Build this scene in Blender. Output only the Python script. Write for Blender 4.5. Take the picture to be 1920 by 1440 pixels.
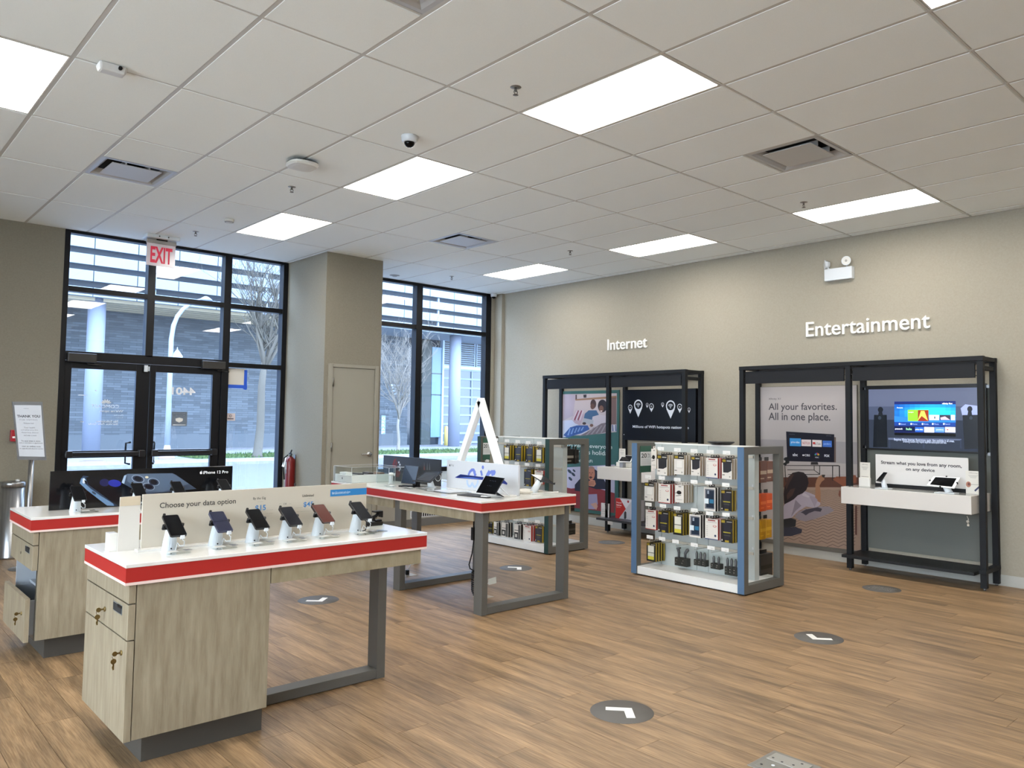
import bpy, bmesh, math, random
from mathutils import Vector, Matrix
from mathutils.geometry import tessellate_polygon
random.seed(7)
for o in list(bpy.data.objects): bpy.data.objects.remove(o)
SC = bpy.context.scene
COL = SC.collection
PI = math.pi
H = 3.63            # ceiling height
S = .6096           # ceiling grid pitch
XR = 6.86           # right wall
YF = 6.13           # storefront wall
# ---------------------------------------------------------------- camera
CP = Vector((-1.6524808, -3.9075317, 1.5353488))
CR = Vector((.7369362, -.6758216, .0137867)); CU = Vector((-.0469410, -.0308182, .9984221)); CF = Vector((.6743304, .7364206, .0544352))
FPX, CX, CY = 1460.208, 985.087, 705.890
cam = bpy.data.cameras.new('camera'); camo = bpy.data.objects.new('camera', cam); COL.objects.link(camo)
cam.sensor_width = 36; cam.lens = FPX / 1920 * 36
cam.shift_x = -(CX - 960) / 1920; cam.shift_y = (CY - 720) / 1920
cam.clip_start = .05; cam.clip_end = 300
camo.matrix_world = Matrix(((CR.x, CU.x, -CF.x, CP.x), (CR.y, CU.y, -CF.y, CP.y), (CR.z, CU.z, -CF.z, CP.z), (0, 0, 0, 1)))
SC.camera = camo
try: SC.cycles.transparent_max_bounces = 32
except Exception: pass
SC.view_settings.view_transform = 'Standard'; SC.view_settings.look = 'None'
SC.view_settings.gamma = 1; SC.view_settings.use_curve_mapping = False
SC.view_settings.exposure = 1.13
# ---------------------------------------------------------------- sky: bright flat daylight, slightly bluer overhead
W = bpy.data.worlds.new('sky'); SC.world = W; W.use_nodes = True
nt = W.node_tree; bg = nt.nodes['Background']
tc = nt.nodes.new('ShaderNodeTexCoord'); sx = nt.nodes.new('ShaderNodeSeparateXYZ'); cr = nt.nodes.new('ShaderNodeValToRGB')
nt.links.new(tc.outputs['Generated'], sx.inputs[0]); nt.links.new(sx.outputs['Z'], cr.inputs[0]); nt.links.new(cr.outputs[0], bg.inputs[0])
cr.color_ramp.elements[0].color = (.78, .87, 1, 1); cr.color_ramp.elements[1].color = (.60, .75, 1, 1)
bg.inputs[1].default_value = 6.6
LAMP = 8.5        # brightness of the ceiling light diffusers
# ---------------------------------------------------------------- pixel -> point on a plane of the room
def ray(x, y): return CF + CR * ((x - CX) / FPX) + CU * ((CY - y) / FPX)
def atx(x, y, X): d = ray(x, y); return CP + d * ((X - CP.x) / d.x)
def aty(x, y, Y): d = ray(x, y); return CP + d * ((Y - CP.y) / d.y)
def atz(x, y, Z): d = ray(x, y); return CP + d * ((Z - CP.z) / d.z)
# ---------------------------------------------------------------- materials
def lin(h):
    if not isinstance(h, str): return tuple(h) + (1,)
    v = [int(h[i:i+2], 16) / 255 for i in (0, 2, 4)]
    return tuple(c / 12.92 if c <= .04045 else ((c + .055) / 1.055) ** 2.4 for c in v) + (1,)
MATS = {}
def M(h, rough=.5, metal=0, emit=0, spec=.5, coat=0):
    k = (h, rough, metal, emit, spec, coat)
    if k in MATS: return MATS[k]
    m = bpy.data.materials.new('paint_%s' % (h if isinstance(h, str) else 'mix')); m.use_nodes = True
    b = m.node_tree.nodes['Principled BSDF']
    b.inputs['Base Color'].default_value = lin(h); b.inputs['Roughness'].default_value = rough
    b.inputs['Metallic'].default_value = metal; b.inputs['Specular IOR Level'].default_value = spec
    b.inputs['Coat Weight'].default_value = coat
    if emit:
        b.inputs['Emission Color'].default_value = lin(h); b.inputs['Emission Strength'].default_value = emit
    # very fine surface relief keeps every paint procedural
    n = m.node_tree.nodes.new('ShaderNodeTexNoise'); n.inputs['Scale'].default_value = 180
    bu = m.node_tree.nodes.new('ShaderNodeBump'); bu.inputs['Strength'].default_value = .03; bu.inputs['Distance'].default_value = .001
    m.node_tree.links.new(n.outputs[0], bu.inputs['Height']); m.node_tree.links.new(bu.outputs[0], b.inputs['Normal'])
    MATS[k] = m; return m
def ramp(nt, a, b, lo=.3, hi=.7):
    r = nt.nodes.new('ShaderNodeValToRGB'); e = r.color_ramp.elements
    e[0].position = lo; e[1].position = hi; e[0].color = lin(a); e[1].color = lin(b); return r
def tex_mat(name, a, b, scale, stretch, rough=.5, detail=6, lo=.3, hi=.7, bump=.1, spec=.5, rnd=0, coords='Object'):
    m = bpy.data.materials.new(name); m.use_nodes = True; nt = m.node_tree; L = nt.links
    p = nt.nodes['Principled BSDF']; p.inputs['Roughness'].default_value = rough; p.inputs['Specular IOR Level'].default_value = spec
    tc = nt.nodes.new('ShaderNodeTexCoord'); mp = nt.nodes.new('ShaderNodeMapping'); n = nt.nodes.new('ShaderNodeTexNoise')
    mp.inputs['Scale'].default_value = stretch; n.inputs['Scale'].default_value = scale; n.inputs['Detail'].default_value = detail; n.inputs['Roughness'].default_value = .62
    L.new(tc.outputs[coords], mp.inputs[0]); L.new(mp.outputs[0], n.inputs[0])
    r = ramp(nt, a, b, lo, hi); L.new(n.outputs[0], r.inputs[0])
    out = r.outputs[0]
    if rnd:
        g = nt.nodes.new('ShaderNodeNewGeometry'); oi = nt.nodes.new('ShaderNodeObjectInfo'); ad = nt.nodes.new('ShaderNodeMath'); ad.operation = 'ADD'
        fr = nt.nodes.new('ShaderNodeMath'); fr.operation = 'FRACT'
        L.new(g.outputs['Random Per Island'], ad.inputs[0]); L.new(oi.outputs['Random'], ad.inputs[1]); L.new(ad.outputs[0], fr.inputs[0])
        # shift the grain per piece and vary its value
        va = nt.nodes.new('ShaderNodeVectorMath'); va.operation = 'SCALE'; L.new(fr.outputs[0], va.inputs['Scale']); va.inputs[0].default_value = (37, 91, 53)
        vb = nt.nodes.new('ShaderNodeVectorMath'); vb.operation = 'ADD'; L.new(mp.outputs[0], vb.inputs[0]); L.new(va.outputs[0], vb.inputs[1]); L.new(vb.outputs[0], n.inputs[0])
        mr = nt.nodes.new('ShaderNodeMapRange'); mr.inputs[3].default_value = 1 - rnd; mr.inputs[4].default_value = 1 + rnd; L.new(fr.outputs[0], mr.inputs[0])
        hs = nt.nodes.new('ShaderNodeHueSaturation'); L.new(mr.outputs[0], hs.inputs['Value']); L.new(out, hs.inputs['Color']); out = hs.outputs[0]
    L.new(out, p.inputs['Base Color'])
    bu = nt.nodes.new('ShaderNodeBump'); bu.inputs['Strength'].default_value = bump; bu.inputs['Distance'].default_value = .002
    L.new(n.outputs[0], bu.inputs['Height']); L.new(bu.outputs[0], p.inputs['Normal'])
    return m
def glass_mat(name, tint, ior=1.5, haze=0):
    m = bpy.data.materials.new(name); m.use_nodes = True; nt = m.node_tree; nt.nodes.remove(nt.nodes['Principled BSDF'])
    o = nt.nodes['Material Output']; t = nt.nodes.new('ShaderNodeBsdfTransparent'); g = nt.nodes.new('ShaderNodeBsdfGlossy'); x = nt.nodes.new('ShaderNodeMixShader')
    t.inputs[0].default_value = tint + (1,); g.inputs['Roughness'].default_value = .01; g.inputs[0].default_value = (1, 1, 1, 1)
    lw = nt.nodes.new('ShaderNodeLayerWeight'); lw.inputs[0].default_value = .5      # Schlick reflectance, same from both sides
    pw = nt.nodes.new('ShaderNodeMath'); pw.operation = 'POWER'; pw.inputs[1].default_value = 5; nt.links.new(lw.outputs['Facing'], pw.inputs[0])
    f = nt.nodes.new('ShaderNodeMapRange'); r0 = ((ior-1)/(ior+1))**2; f.inputs[3].default_value = r0; f.inputs[4].default_value = .9; nt.links.new(pw.outputs[0], f.inputs[0])
    nt.links.new(f.outputs[0], x.inputs[0]); nt.links.new(t.outputs[0], x.inputs[1]); nt.links.new(g.outputs[0], x.inputs[2]); nt.links.new(x.outputs[0], o.inputs[0])
    return m
GLASS = glass_mat('window_glass', (.86, .925, .99), 1.5)
GLASSC = glass_mat('side_window_glass', (.97, .98, .97), 1.5)
ACRYL = glass_mat('clear_acrylic', (.95, .97, .97), 1.35)
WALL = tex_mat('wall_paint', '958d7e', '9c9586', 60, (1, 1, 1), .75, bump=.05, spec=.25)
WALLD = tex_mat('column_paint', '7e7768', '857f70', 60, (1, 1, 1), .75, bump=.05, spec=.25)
TILE = tex_mat('ceiling_tile_fibre', 'ebf0ee', 'f2f6f4', 260, (1, 1, 1), .95, bump=.35, spec=.1, rnd=.012)
WOOD = tex_mat('pale_oak_laminate', '80745f', '9f947e', 5, (7, 7, .8), .45, bump=.05, lo=.3, hi=.72, spec=.4)
WOODH = tex_mat('pale_oak_laminate_apron', '85795f', 'a1967e', 5, (3, 3, 1), .45, bump=.05, spec=.4)
BRUSH = tex_mat('brushed_steel', '8b8b8b', 'b5b5b5', 30, (1, 1, .05), .3, bump=.1)
BRUSH.node_tree.nodes['Principled BSDF'].inputs['Metallic'].default_value = .9
def plank_mat():
    m = tex_mat('vinyl_plank', '604b35', 'b5936d', 2.0, (7, .55, 1), .42, detail=9, lo=.36, hi=.64, bump=.06, spec=.35, rnd=.06)
    nt = m.node_tree; L = nt.links; p = nt.nodes['Principled BSDF']
    tc = nt.nodes.new('ShaderNodeTexCoord'); mp = nt.nodes.new('ShaderNodeMapping'); mp.inputs['Scale'].default_value = (1.5, .35, 1)
    n = nt.nodes.new('ShaderNodeTexNoise'); n.inputs['Scale'].default_value = 3; n.inputs['Detail'].default_value = 3
    L.new(tc.outputs['Object'], mp.inputs[0]); L.new(mp.outputs[0], n.inputs[0])
    r = ramp(nt, '7d6a52', 'b99b75', .3, .7); L.new(n.outputs[0], r.inputs[0])
    mx = nt.nodes.new('ShaderNodeMix'); mx.data_type = 'RGBA'; mx.inputs[0].default_value = .35
    src = p.inputs['Base Color'].links[0].from_socket
    L.new(src, mx.inputs[6]); L.new(r.outputs[0], mx.inputs[7])
    m2 = nt.nodes.new('ShaderNodeMapping'); m2.inputs['Scale'].default_value = (55, 2.2, 1); n2 = nt.nodes.new('ShaderNodeTexNoise'); n2.inputs['Scale'].default_value = 3; n2.inputs['Detail'].default_value = 6
    g2 = nt.nodes.new('ShaderNodeNewGeometry'); L.new(g2.outputs['Position'], m2.inputs[0]); L.new(m2.outputs[0], n2.inputs[0])
    r2 = ramp(nt, 'c8c0b8', 'ffffff', .38, .62); L.new(n2.outputs[0], r2.inputs[0])
    mm = nt.nodes.new('ShaderNodeMix'); mm.data_type = 'RGBA'; mm.blend_type = 'MULTIPLY'; mm.inputs[0].default_value = .75
    L.new(mx.outputs[2], mm.inputs[6]); L.new(r2.outputs[0], mm.inputs[7]); L.new(mm.outputs[2], p.inputs['Base Color'])
    return m
PLANK = plank_mat()
def brick_mat():
    m = bpy.data.materials.new('slate_brick'); m.use_nodes = True; nt = m.node_tree; L = nt.links; p = nt.nodes['Principled BSDF']; p.inputs['Roughness'].default_value = .8
    tc = nt.nodes.new('ShaderNodeTexCoord'); mp = nt.nodes.new('ShaderNodeMapping'); mp.inputs['Rotation'].default_value = (PI/2, 0, 0); b = nt.nodes.new('ShaderNodeTexBrick')
    b.inputs['Scale'].default_value = 1; b.inputs['Brick Width'].default_value = .6; b.inputs['Row Height'].default_value = .11; b.inputs['Mortar Size'].default_value = .008
    b.inputs['Color1'].default_value = lin('3f454b'); b.inputs['Color2'].default_value = lin('565d64'); b.inputs['Mortar'].default_value = lin('33383d')
    L.new(tc.outputs['Object'], mp.inputs[0]); L.new(mp.outputs[0], b.inputs[0]); L.new(b.outputs[0], p.inputs['Base Color']); return m
BRICK = brick_mat()
WHITE = M('e4e2dc', .3); GLOSSW = M('dddbd5', .14, coat=.3); RED = M('a52420', .45); GREY = M('5c5a54', .45); DGREY = M('55544f', .5)
BLACK = M('0f0f11', .5, spec=.3); CHAR = M('1b1c1e', .6, spec=.25); BRONZE = M('0b0c10', .4, spec=.3); STEEL = M('b8b8b8', .25, 1); BRASS = M('8a7850', .35, 1)
SCREEN = M('08090c', .15, spec=.18); PLAS = M('0b0b0d', .45, spec=.3); WPLAS = M('cdd1d4', .35); LIGHTG = M('8f9496', .5)
# ---------------------------------------------------------------- mesh builder
class MB:
    def __init__(s): s.v = []; s.f = []; s.m = []; s.mats = []; s.smooth = []
    def mi(s, m):
        if m not in s.mats: s.mats.append(m)
        return s.mats.index(m)
    def face(s, pts, m, sm=False):
        n = len(s.v); s.v += [tuple(p) for p in pts]; s.f.append(tuple(range(n, n + len(pts)))); s.m.append(s.mi(m)); s.smooth.append(sm)
    def box(s, x0, y0, z0, x1, y1, z1, m):
        x0, x1 = sorted((x0, x1)); y0, y1 = sorted((y0, y1)); z0, z1 = sorted((z0, z1))
        n = len(s.v); s.v += [(x, y, z) for z in (z0, z1) for y in (y0, y1) for x in (x0, x1)]
        for q in ((0, 2, 3, 1), (4, 5, 7, 6), (0, 1, 5, 4), (2, 6, 7, 3), (0, 4, 6, 2), (1, 3, 7, 5)):
            s.f.append(tuple(n + i for i in q)); s.m.append(s.mi(m)); s.smooth.append(False)
        return s
    def hexa(s, p, m):   # p: 8 points, bottom ring then top ring
        n = len(s.v); s.v += [tuple(a) for a in p]
        for q in ((3, 2, 1, 0), (4, 5, 6, 7), (0, 1, 5, 4), (1, 2, 6, 5), (2, 3, 7, 6), (3, 0, 4, 7)):
            s.f.append(tuple(n + i for i in q)); s.m.append(s.mi(m)); s.smooth.append(False)
        return s
    def slab(s, quad, nrm, t, m):     # a flat quad thickened along nrm
        nrm = Vector(nrm).normalized() * t; q = [Vector(a) for a in quad]
        return s.hexa([a for a in q] + [a + nrm for a in q], m)
    def cone(s, p0, p1, r0, r1, m, n=12, caps=True):
        p0 = Vector(p0); p1 = Vector(p1); d = (p1 - p0).normalized(); a = d.orthogonal().normalized(); b = d.cross(a)
        k = len(s.v); ring = [(math.cos(2*PI*i/n), math.sin(2*PI*i/n)) for i in range(n)]
        s.v += [tuple(p0 + a*c*r0 + b*e*r0) for c, e in ring] + [tuple(p1 + a*c*r1 + b*e*r1) for c, e in ring]
        for i in range(n):
            j = (i + 1) % n; s.f.append((k+i, k+j, k+n+j, k+n+i)); s.m.append(s.mi(m)); s.smooth.append(True)
        if caps:
            s.f.append(tuple(k + i for i in range(n))[::-1]); s.m.append(s.mi(m)); s.smooth.append(False)
            s.f.append(tuple(k + n + i for i in range(n))); s.m.append(s.mi(m)); s.smooth.append(False)
        return s
    def cyl(s, p0, p1, r, m, n=12): return s.cone(p0, p1, r, r, m, n)
    def lathe(s, c, prof, m, n=20, ax='z'):   # prof: (r, h) list along the axis
        k = len(s.v); c = Vector(c)
        for r, h in prof:
            for i in range(n):
                a = 2*PI*i/n; p = (r*math.cos(a), r*math.sin(a), h)
                if ax == 'x': p = (h, r*math.cos(a), r*math.sin(a))
                if ax == 'y': p = (r*math.cos(a), h, r*math.sin(a))
                s.v.append(tuple(c + Vector(p)))
        for j in range(len(prof) - 1):
            for i in range(n):
                i2 = (i + 1) % n; s.f.append((k+j*n+i, k+j*n+i2, k+(j+1)*n+i2, k+(j+1)*n+i)); s.m.append(s.mi(m)); s.smooth.append(True)
        for j, rev in ((0, True), (len(prof)-1, False)):
            if prof[j][0] > 1e-4:
                t = tuple(k + j*n + i for i in range(n)); s.f.append(t[::-1] if rev else t); s.m.append(s.mi(m)); s.smooth.append(False)
        return s
    def tube(s, pts, r, m, n=6):
        pts = [Vector(p) for p in pts]; k = len(s.v); rr = r if isinstance(r, (list, tuple)) else [r]*len(pts)
        up = Vector((.13, .31, .94))
        for i, p in enumerate(pts):
            d = (pts[min(i+1, len(pts)-1)] - pts[max(i-1, 0)]).normalized(); a = d.cross(up)
            if a.length < .05: a = d.cross(Vector((1, 0, 0)))
            a.normalize(); b = d.cross(a)
            for j in range(n):
                t = 2*PI*j/n; s.v.append(tuple(p + (a*math.cos(t) + b*math.sin(t))*rr[i]))
        for i in range(len(pts)-1):
            for j in range(n):
                j2 = (j+1) % n; s.f.append((k+i*n+j, k+i*n+j2, k+(i+1)*n+j2, k+(i+1)*n+j)); s.m.append(s.mi(m)); s.smooth.append(True)
        s.f.append(tuple(k+j for j in range(n))[::-1]); s.m.append(s.mi(m)); s.smooth.append(False)
        s.f.append(tuple(k+(len(pts)-1)*n+j for j in range(n))); s.m.append(s.mi(m)); s.smooth.append(False)
        return s
    def poly(s, pts, m):      # flat, possibly concave
        pts = [Vector(p) for p in pts]
        if len(pts) < 4: s.face(pts, m); return s
        k = len(s.v); s.v += [tuple(p) for p in pts]
        for t in tessellate_polygon([pts]): s.f.append(tuple(k + i for i in t)); s.m.append(s.mi(m)); s.smooth.append(False)
        return s
    def prism(s, pts, nrm, t, m):    # outline thickened along nrm
        pts = [Vector(p) for p in pts]; d = Vector(nrm).normalized()*t; n = len(pts)
        s.poly(pts, m); s.poly([p + d for p in pts], m)
        for i in range(n):
            j = (i+1) % n; s.face((pts[i], pts[j], pts[j]+d, pts[i]+d), m)
        return s
def tag(o, label=None, cat=None, group=None, kind=None):
    if label: o['label'] = label
    if cat: o['category'] = cat
    if group: o['group'] = group
    if kind: o['kind'] = kind
    return o
def build(mb, name, parent=None, bevel=0, base=None, fix=False):
    off = Vector((0, 0, 0))
    if parent is not None: off = Vector(parent['_o']) if '_o' in parent else off
    elif base is not None: off = Vector(base)
    me = bpy.data.meshes.new(name); me.from_pydata([tuple(Vector(v) - off) for v in mb.v], [], mb.f)
    for m in mb.mats: me.materials.append(m)
    me.polygons.foreach_set('material_index', mb.m); me.polygons.foreach_set('use_smooth', mb.smooth); me.update()
    if fix:
        b = bmesh.new(); b.from_mesh(me); bmesh.ops.recalc_face_normals(b, faces=b.faces); b.to_mesh(me); b.free()
    o = bpy.data.objects.new(name, me); COL.objects.link(o)
    if parent is not None: o.parent = parent; o['_o'] = tuple(off)
    else: o.location = off; o['_o'] = tuple(off)
    if bevel:
        b = o.modifiers.new('bevel', 'BEVEL'); b.width = bevel; b.segments = 2; b.limit_method = 'ANGLE'
    return o
def thing(name, label, cat, base=(0, 0, 0), group=None):
    o = bpy.data.objects.new(name, None); COL.objects.link(o); o.location = base; o['_o'] = tuple(base); o.empty_display_size = .05
    return tag(o, label, cat, group)
def bx(name, parent, x0, y0, z0, x1, y1, z1, m, bevel=0): return build(MB().box(x0, y0, z0, x1, y1, z1, m), name, parent, bevel)
def dup(o, parent=None):
    c = o.copy(); COL.objects.link(c)
    if parent is not None: c.parent = parent
    for ch in list(o.children): dup(ch, c)
    return c
def place(proto, used, loc, rz=0, label=None, group=None):
    o = proto if not used else dup(proto)
    o.location = loc; o.rotation_euler = (0, 0, rz); tag(o, label, None, group); return o
# ---------------------------------------------------------------- flat print on wall-like planes
FONT = {}
def text2d(txt, ex=0):
    cu = bpy.data.curves.new('t', 'FONT'); cu.body = txt; cu.size = 1; cu.resolution_u = 3; cu.offset = ex
    ob = bpy.data.objects.new('t', cu); COL.objects.link(ob)
    bpy.context.view_layer.update()
    me = bpy.data.meshes.new_from_object(ob.evaluated_get(bpy.context.evaluated_depsgraph_get()))
    v = [(a.co.x, a.co.y) for a in me.vertices]; f = [tuple(p.vertices) for p in me.polygons]
    bpy.data.objects.remove(ob); bpy.data.curves.remove(cu); bpy.data.meshes.remove(me)
    return v, f
class Pl:
    """A drawing plane. ax 'x': faces -X (right = -Y). ax 'y': faces -Y (right = +X)."""
    def __init__(s, mb, ax, val, step=.0007, base=.0008): s.mb = mb; s.ax = ax; s.val = val; s.step = step; s.base = base
    def P(s, a, b, k=0):
        t = s.val - s.base - k*s.step
        return Vector((t, -a, b)) if s.ax == 'x' else Vector((a, t, b))
    def px(s, x, y):
        p = atx(x, y, s.val) if s.ax == 'x' else aty(x, y, s.val)
        return (-p.y, p.z) if s.ax == 'x' else (p.x, p.z)
    def poly(s, pts, m, k=0): s.mb.poly([s.P(a, b, k) for a, b in pts], m)
    def ppoly(s, pts, m, k=0, f=None): s.poly([s.px(*(f(*p) if f else p)) for p in pts], m, k)
    def rect(s, a0, b0, a1, b1, m, k=0): s.poly([(a0, b0), (a1, b0), (a1, b1), (a0, b1)], m, k)
    def prect(s, x0, y0, x1, y1, m, k=0, f=None):
        if f: (x0, y0), (x1, y1) = f(x0, y0), f(x1, y1)
        a0, b0 = s.px(x0, y0); a1, b1 = s.px(x1, y1); s.rect(a0, b1, a1, b0, m, k)
    def ell(s, a, b, ra, rb, m, k=0, n=16, rot=0):
        s.poly([(a + ra*math.cos(t)*math.cos(rot) - rb*math.sin(t)*math.sin(rot), b + ra*math.cos(t)*math.sin(rot) + rb*math.sin(t)*math.cos(rot)) for t in [2*PI*i/n for i in range(n)]], m, k)
    def pell(s, x, y, rx, ry, m, k=0, n=14, f=None, rot=0):
        pts = []
        for i in range(n):
            t = 2*PI*i/n; X = rx*math.cos(t); Y = ry*math.sin(t); c, d = math.cos(rot), math.sin(rot)
            p = (x + X*c - Y*d, y + X*d + Y*c); pts.append(s.px(*(f(*p) if f else p)))
        s.poly(pts, m, k)
    def text(s, txt, a, b, w=None, h=None, m=None, k=1, align='l', mirror=False, ex=0):
        """bottom-left (or centre) at a,b; scaled to width w and/or glyph height h"""
        v, f = text2d(txt, ex)
        if not v: return
        x0 = min(p[0] for p in v); x1 = max(p[0] for p in v); y0 = min(p[1] for p in v); y1 = max(p[1] for p in v)
        sx = (w/(x1-x0)) if w else None; sy = (h/(y1-y0)) if h else sx
        if sx is None: sx = sy
        W_ = (x1-x0)*sx; a0 = a - (W_/2 if align == 'c' else 0)
        n = len(s.mb.v)
        for x, y in v:
            X = (x-x0)*sx
            if mirror: X = W_ - X
            s.mb.v.append(tuple(s.P(a0 + X, b + (y-y0)*sy, k)))
        for q in f: s.mb.f.append(tuple(n+i for i in q)); s.mb.m.append(s.mb.mi(m)); s.mb.smooth.append(False)
    def ptext(s, txt, x0, y0, x1, y1, m, k=1, f=None, mirror=False, ex=0):   # pixel box, left-bottom .. right-top
        if f: (x0, y0), (x1, y1) = f(x0, y0), f(x1, y1)
        a0, b0 = s.px(x0, y0); a1, b1 = s.px(x1, y1); s.text(txt, a0, b0, a1-a0, b1-b0, m, k, mirror=mirror, ex=ex)
def crop(x, y, s): return lambda a, b: (x + a/s, y + b/s)
# ================================================================ the setting
X0, Y0 = -6.1, -8.6        # far corners of the shop behind the camera
def struct(o): o['kind'] = 'structure'; return o
floor = struct(bx('floor', None, X0-.2, Y0-.2, -.2, XR+.2, YF+.16, -.006, M('6e5a46', .6)))
# vinyl planks run towards the storefront
PW, PLN = .184, 1.22
pl = []
for i in range(int((XR - X0)/PW) + 1):
    offy = (i * .43 * PLN) % PLN
    for j in range(-1, int((YF - Y0)/PLN) + 2):
        a0 = X0 + i*PW; a1 = min(a0 + PW, XR); b0 = max(Y0 + j*PLN - offy, Y0); b1 = min(Y0 + (j+1)*PLN - offy, YF)
        if b1 - b0 < .02 or a1 - a0 < .02: continue
        c = Vector(((a0+a1)/2, (b0+b1)/2, 0)); d = c - CP; z = d.dot(CF); near = 99
        if z > .3:
            u = CX + FPX*d.dot(CR)/z; v = CY - FPX*d.dot(CU)/z
            if -250 < u < 2150 and v < 1700: near = d.length
        pl.append((near, a0, b0, a1, b1))
pl.sort(); rest = MB(); pm = {}
for k, (near, a0, b0, a1, b1) in enumerate(pl):
    g = .0009
    if k < 285 and near < 90:
        key = (round(a1-a0, 3), round(b1-b0, 3))
        if key not in pm:
            o = build(MB().box(g, g, -.006, a1-a0-g, b1-b0-g, 0, PLANK), 'plank', floor); pm[key] = o.data
        else:
            o = bpy.data.objects.new('plank', pm[key]); COL.objects.link(o); o.parent = floor
        o.location = (a0, b0, 0)
    else: rest.box(a0+g, b0+g, -.006, a1-g, b1-g, 0, PLANK)
tag(build(rest, 'plank_field', floor), kind='stuff')
# ---- ceiling
ceil = struct(bx('ceiling', None, X0-.2, Y0-.2, H+.05, XR+.2, YF+.16, H+.2, M('b9b6ae', .9)))
LIGHTS = [(3, -1), (3, 1), (3, 3), (9, -1), (9, 1), (9, 3), (-2, 1), (3, -3), (9, -3), (-2, -1), (-2, -3)]
DIFF = [(0, 2, 1), (6, 2, 1), (6, -1, 0), (0, -1, 0)]      # column, row, upper (1) half of the bay
tm = {}
for i in range(-10, 12):
    for j in range(-7, 5):
        if (i, j) in LIGHTS: continue
        x0, x1 = i*S, min((i+1)*S, XR); y0, y1 = j*2*S, (j+1)*2*S
        dj = [d for d in DIFF if d[0] == i and d[1] == j]
        if dj: y0, y1 = (y0, y0 + S) if dj[0][2] else (y0 + S, y1)
        key = (round(x1-x0, 3), round(y1-y0, 3))
        if key not in tm:
            g = .009
            mb = MB(); w, l = key; e = .006     # tegular tile: a raised face with bevelled edges
            mb.hexa([(g+e, g+e, -.004), (w-g-e, g+e, -.004), (w-g-e, l-g-e, -.004), (g+e, l-g-e, -.004), (g, g, .004), (w-g, g, .004), (w-g, l-g, .004), (g, l-g, .004)], TILE)
            mb.box(.002, .002, .004, w-.002, l-.002, .016, TILE)
            o = build(mb, 'ceiling_tile', ceil); tm[key] = o.data
        else:
            o = bpy.data.objects.new('ceiling_tile', tm[key]); COL.objects.link(o); o.parent = ceil
        o.location = (x0, y0, H + .002)
GRID = M('c2c0ba', .5)
for i in range(-10, 12): bx('main_tee', ceil, i*S-.012, Y0, H, i*S+.012, YF, H+.006, GRID)
mb = MB()
for i in range(-10, 12):
    for j in range(-7, 6):
        if j == 5: mb.box(i*S+.012, 5*2*S-.012, H+.0005, min((i+1)*S-.012, XR), YF, H+.02, TILE); continue
        mb.box(i*S+.012, j*2*S-.006, H+.0005, min((i+1)*S-.012, XR), j*2*S+.006, H+.007, GRID)
for i, j, up in DIFF:
    yy = j*2*S + S; mb.box(i*S+.012, yy-.008, H+.0005, (i+1)*S-.012, yy+.008, H+.007, GRID)
build(mb, 'cross_tee', ceil)
build(MB().box(XR-.022, Y0, H-.001, XR, YF, H+.004, GRID).box(3.93, YF-.02, H-.001, XR, YF, H+.004, GRID), 'edge_angle', ceil)
# ---- walls
wr = struct(bx('wall_right', None, XR, Y0-.2, -.1, XR+.15, YF+.16, H+.08, WALL))
struct(bx('wall_back', None, X0-.2, Y0-.15, -.1, XR, Y0, H+.08, WALLD))
WY0, WY1 = -8.3, 1.9
mb = MB().box(X0-.15, Y0, -.1, X0, WY0, H+.08, WALL).box(X0-.15, WY1, -.1, X0, YF+.16, H+.08, WALL).box(X0-.15, WY0, -.1, X0, WY1, .12, WALL).box(X0-.15, WY0, 3.5, X0, WY1, H+.08, WALL)
struct(build(mb, 'wall_left'))
w3 = thing('window_3', None, None, (X0, -2.8, .12)); w3['kind'] = 'structure'
WF = M('17191f', .35, spec=.6); n3 = 6; wd = (WY1-WY0)/n3
for k in range(n3+1): y = WY0 + k*wd; bx('mullion', w3, X0-.12, y-.03*(k > 0), .12, X0+.004, y+.03*(k < n3), 3.5, WF)
for z in (.12, 2.4, 3.44): bx('transom', w3, X0-.12, WY0, z, X0+.003, WY1, z+.06, WF)
for k in range(n3): bx('glass_pane', w3, X0-.07, WY0+k*wd+.03, .17, X0-.064, WY0+(k+1)*wd-.03, 3.45, GLASSC)
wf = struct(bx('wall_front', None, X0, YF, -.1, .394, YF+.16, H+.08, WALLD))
bx('wall_return', wf, 6.735, YF-.02, 0, XR, YF+.16, H+.05, WALL)
struct(bx('trim_1', None, 6.80, 5.93, 0, XR, 6.10, H, WALL))
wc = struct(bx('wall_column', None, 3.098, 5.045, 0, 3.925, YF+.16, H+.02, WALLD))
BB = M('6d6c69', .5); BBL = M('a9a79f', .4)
struct(bx('baseboard_right', None, XR-.012, Y0, 0, XR, 5.93, .105, BBL, .003))
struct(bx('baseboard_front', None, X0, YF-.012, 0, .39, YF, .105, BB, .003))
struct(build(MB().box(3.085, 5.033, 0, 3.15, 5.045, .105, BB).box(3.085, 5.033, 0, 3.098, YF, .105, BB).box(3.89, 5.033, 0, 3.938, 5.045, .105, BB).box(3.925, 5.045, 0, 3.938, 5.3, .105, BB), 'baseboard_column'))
# low window seat under the right storefront window, with a slotted vent
ws = struct(bx('wall_window_seat', None, 3.94, 5.30, 0, 6.80, YF, .5, M('a7a398', .6)))
bx('baseboard', ws, 3.94, 5.288, 0, 6.8, 5.30, .105, BB)
mb = MB().box(4.62, 5.291, .12, 5.62, 5.30, .22, WPLAS)
for k in range(26): mb.box(4.64 + k*.038, 5.288, .135, 4.66 + k*.038, 5.2915, .205, CHAR)
build(mb, 'vent_grille', ws)
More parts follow.
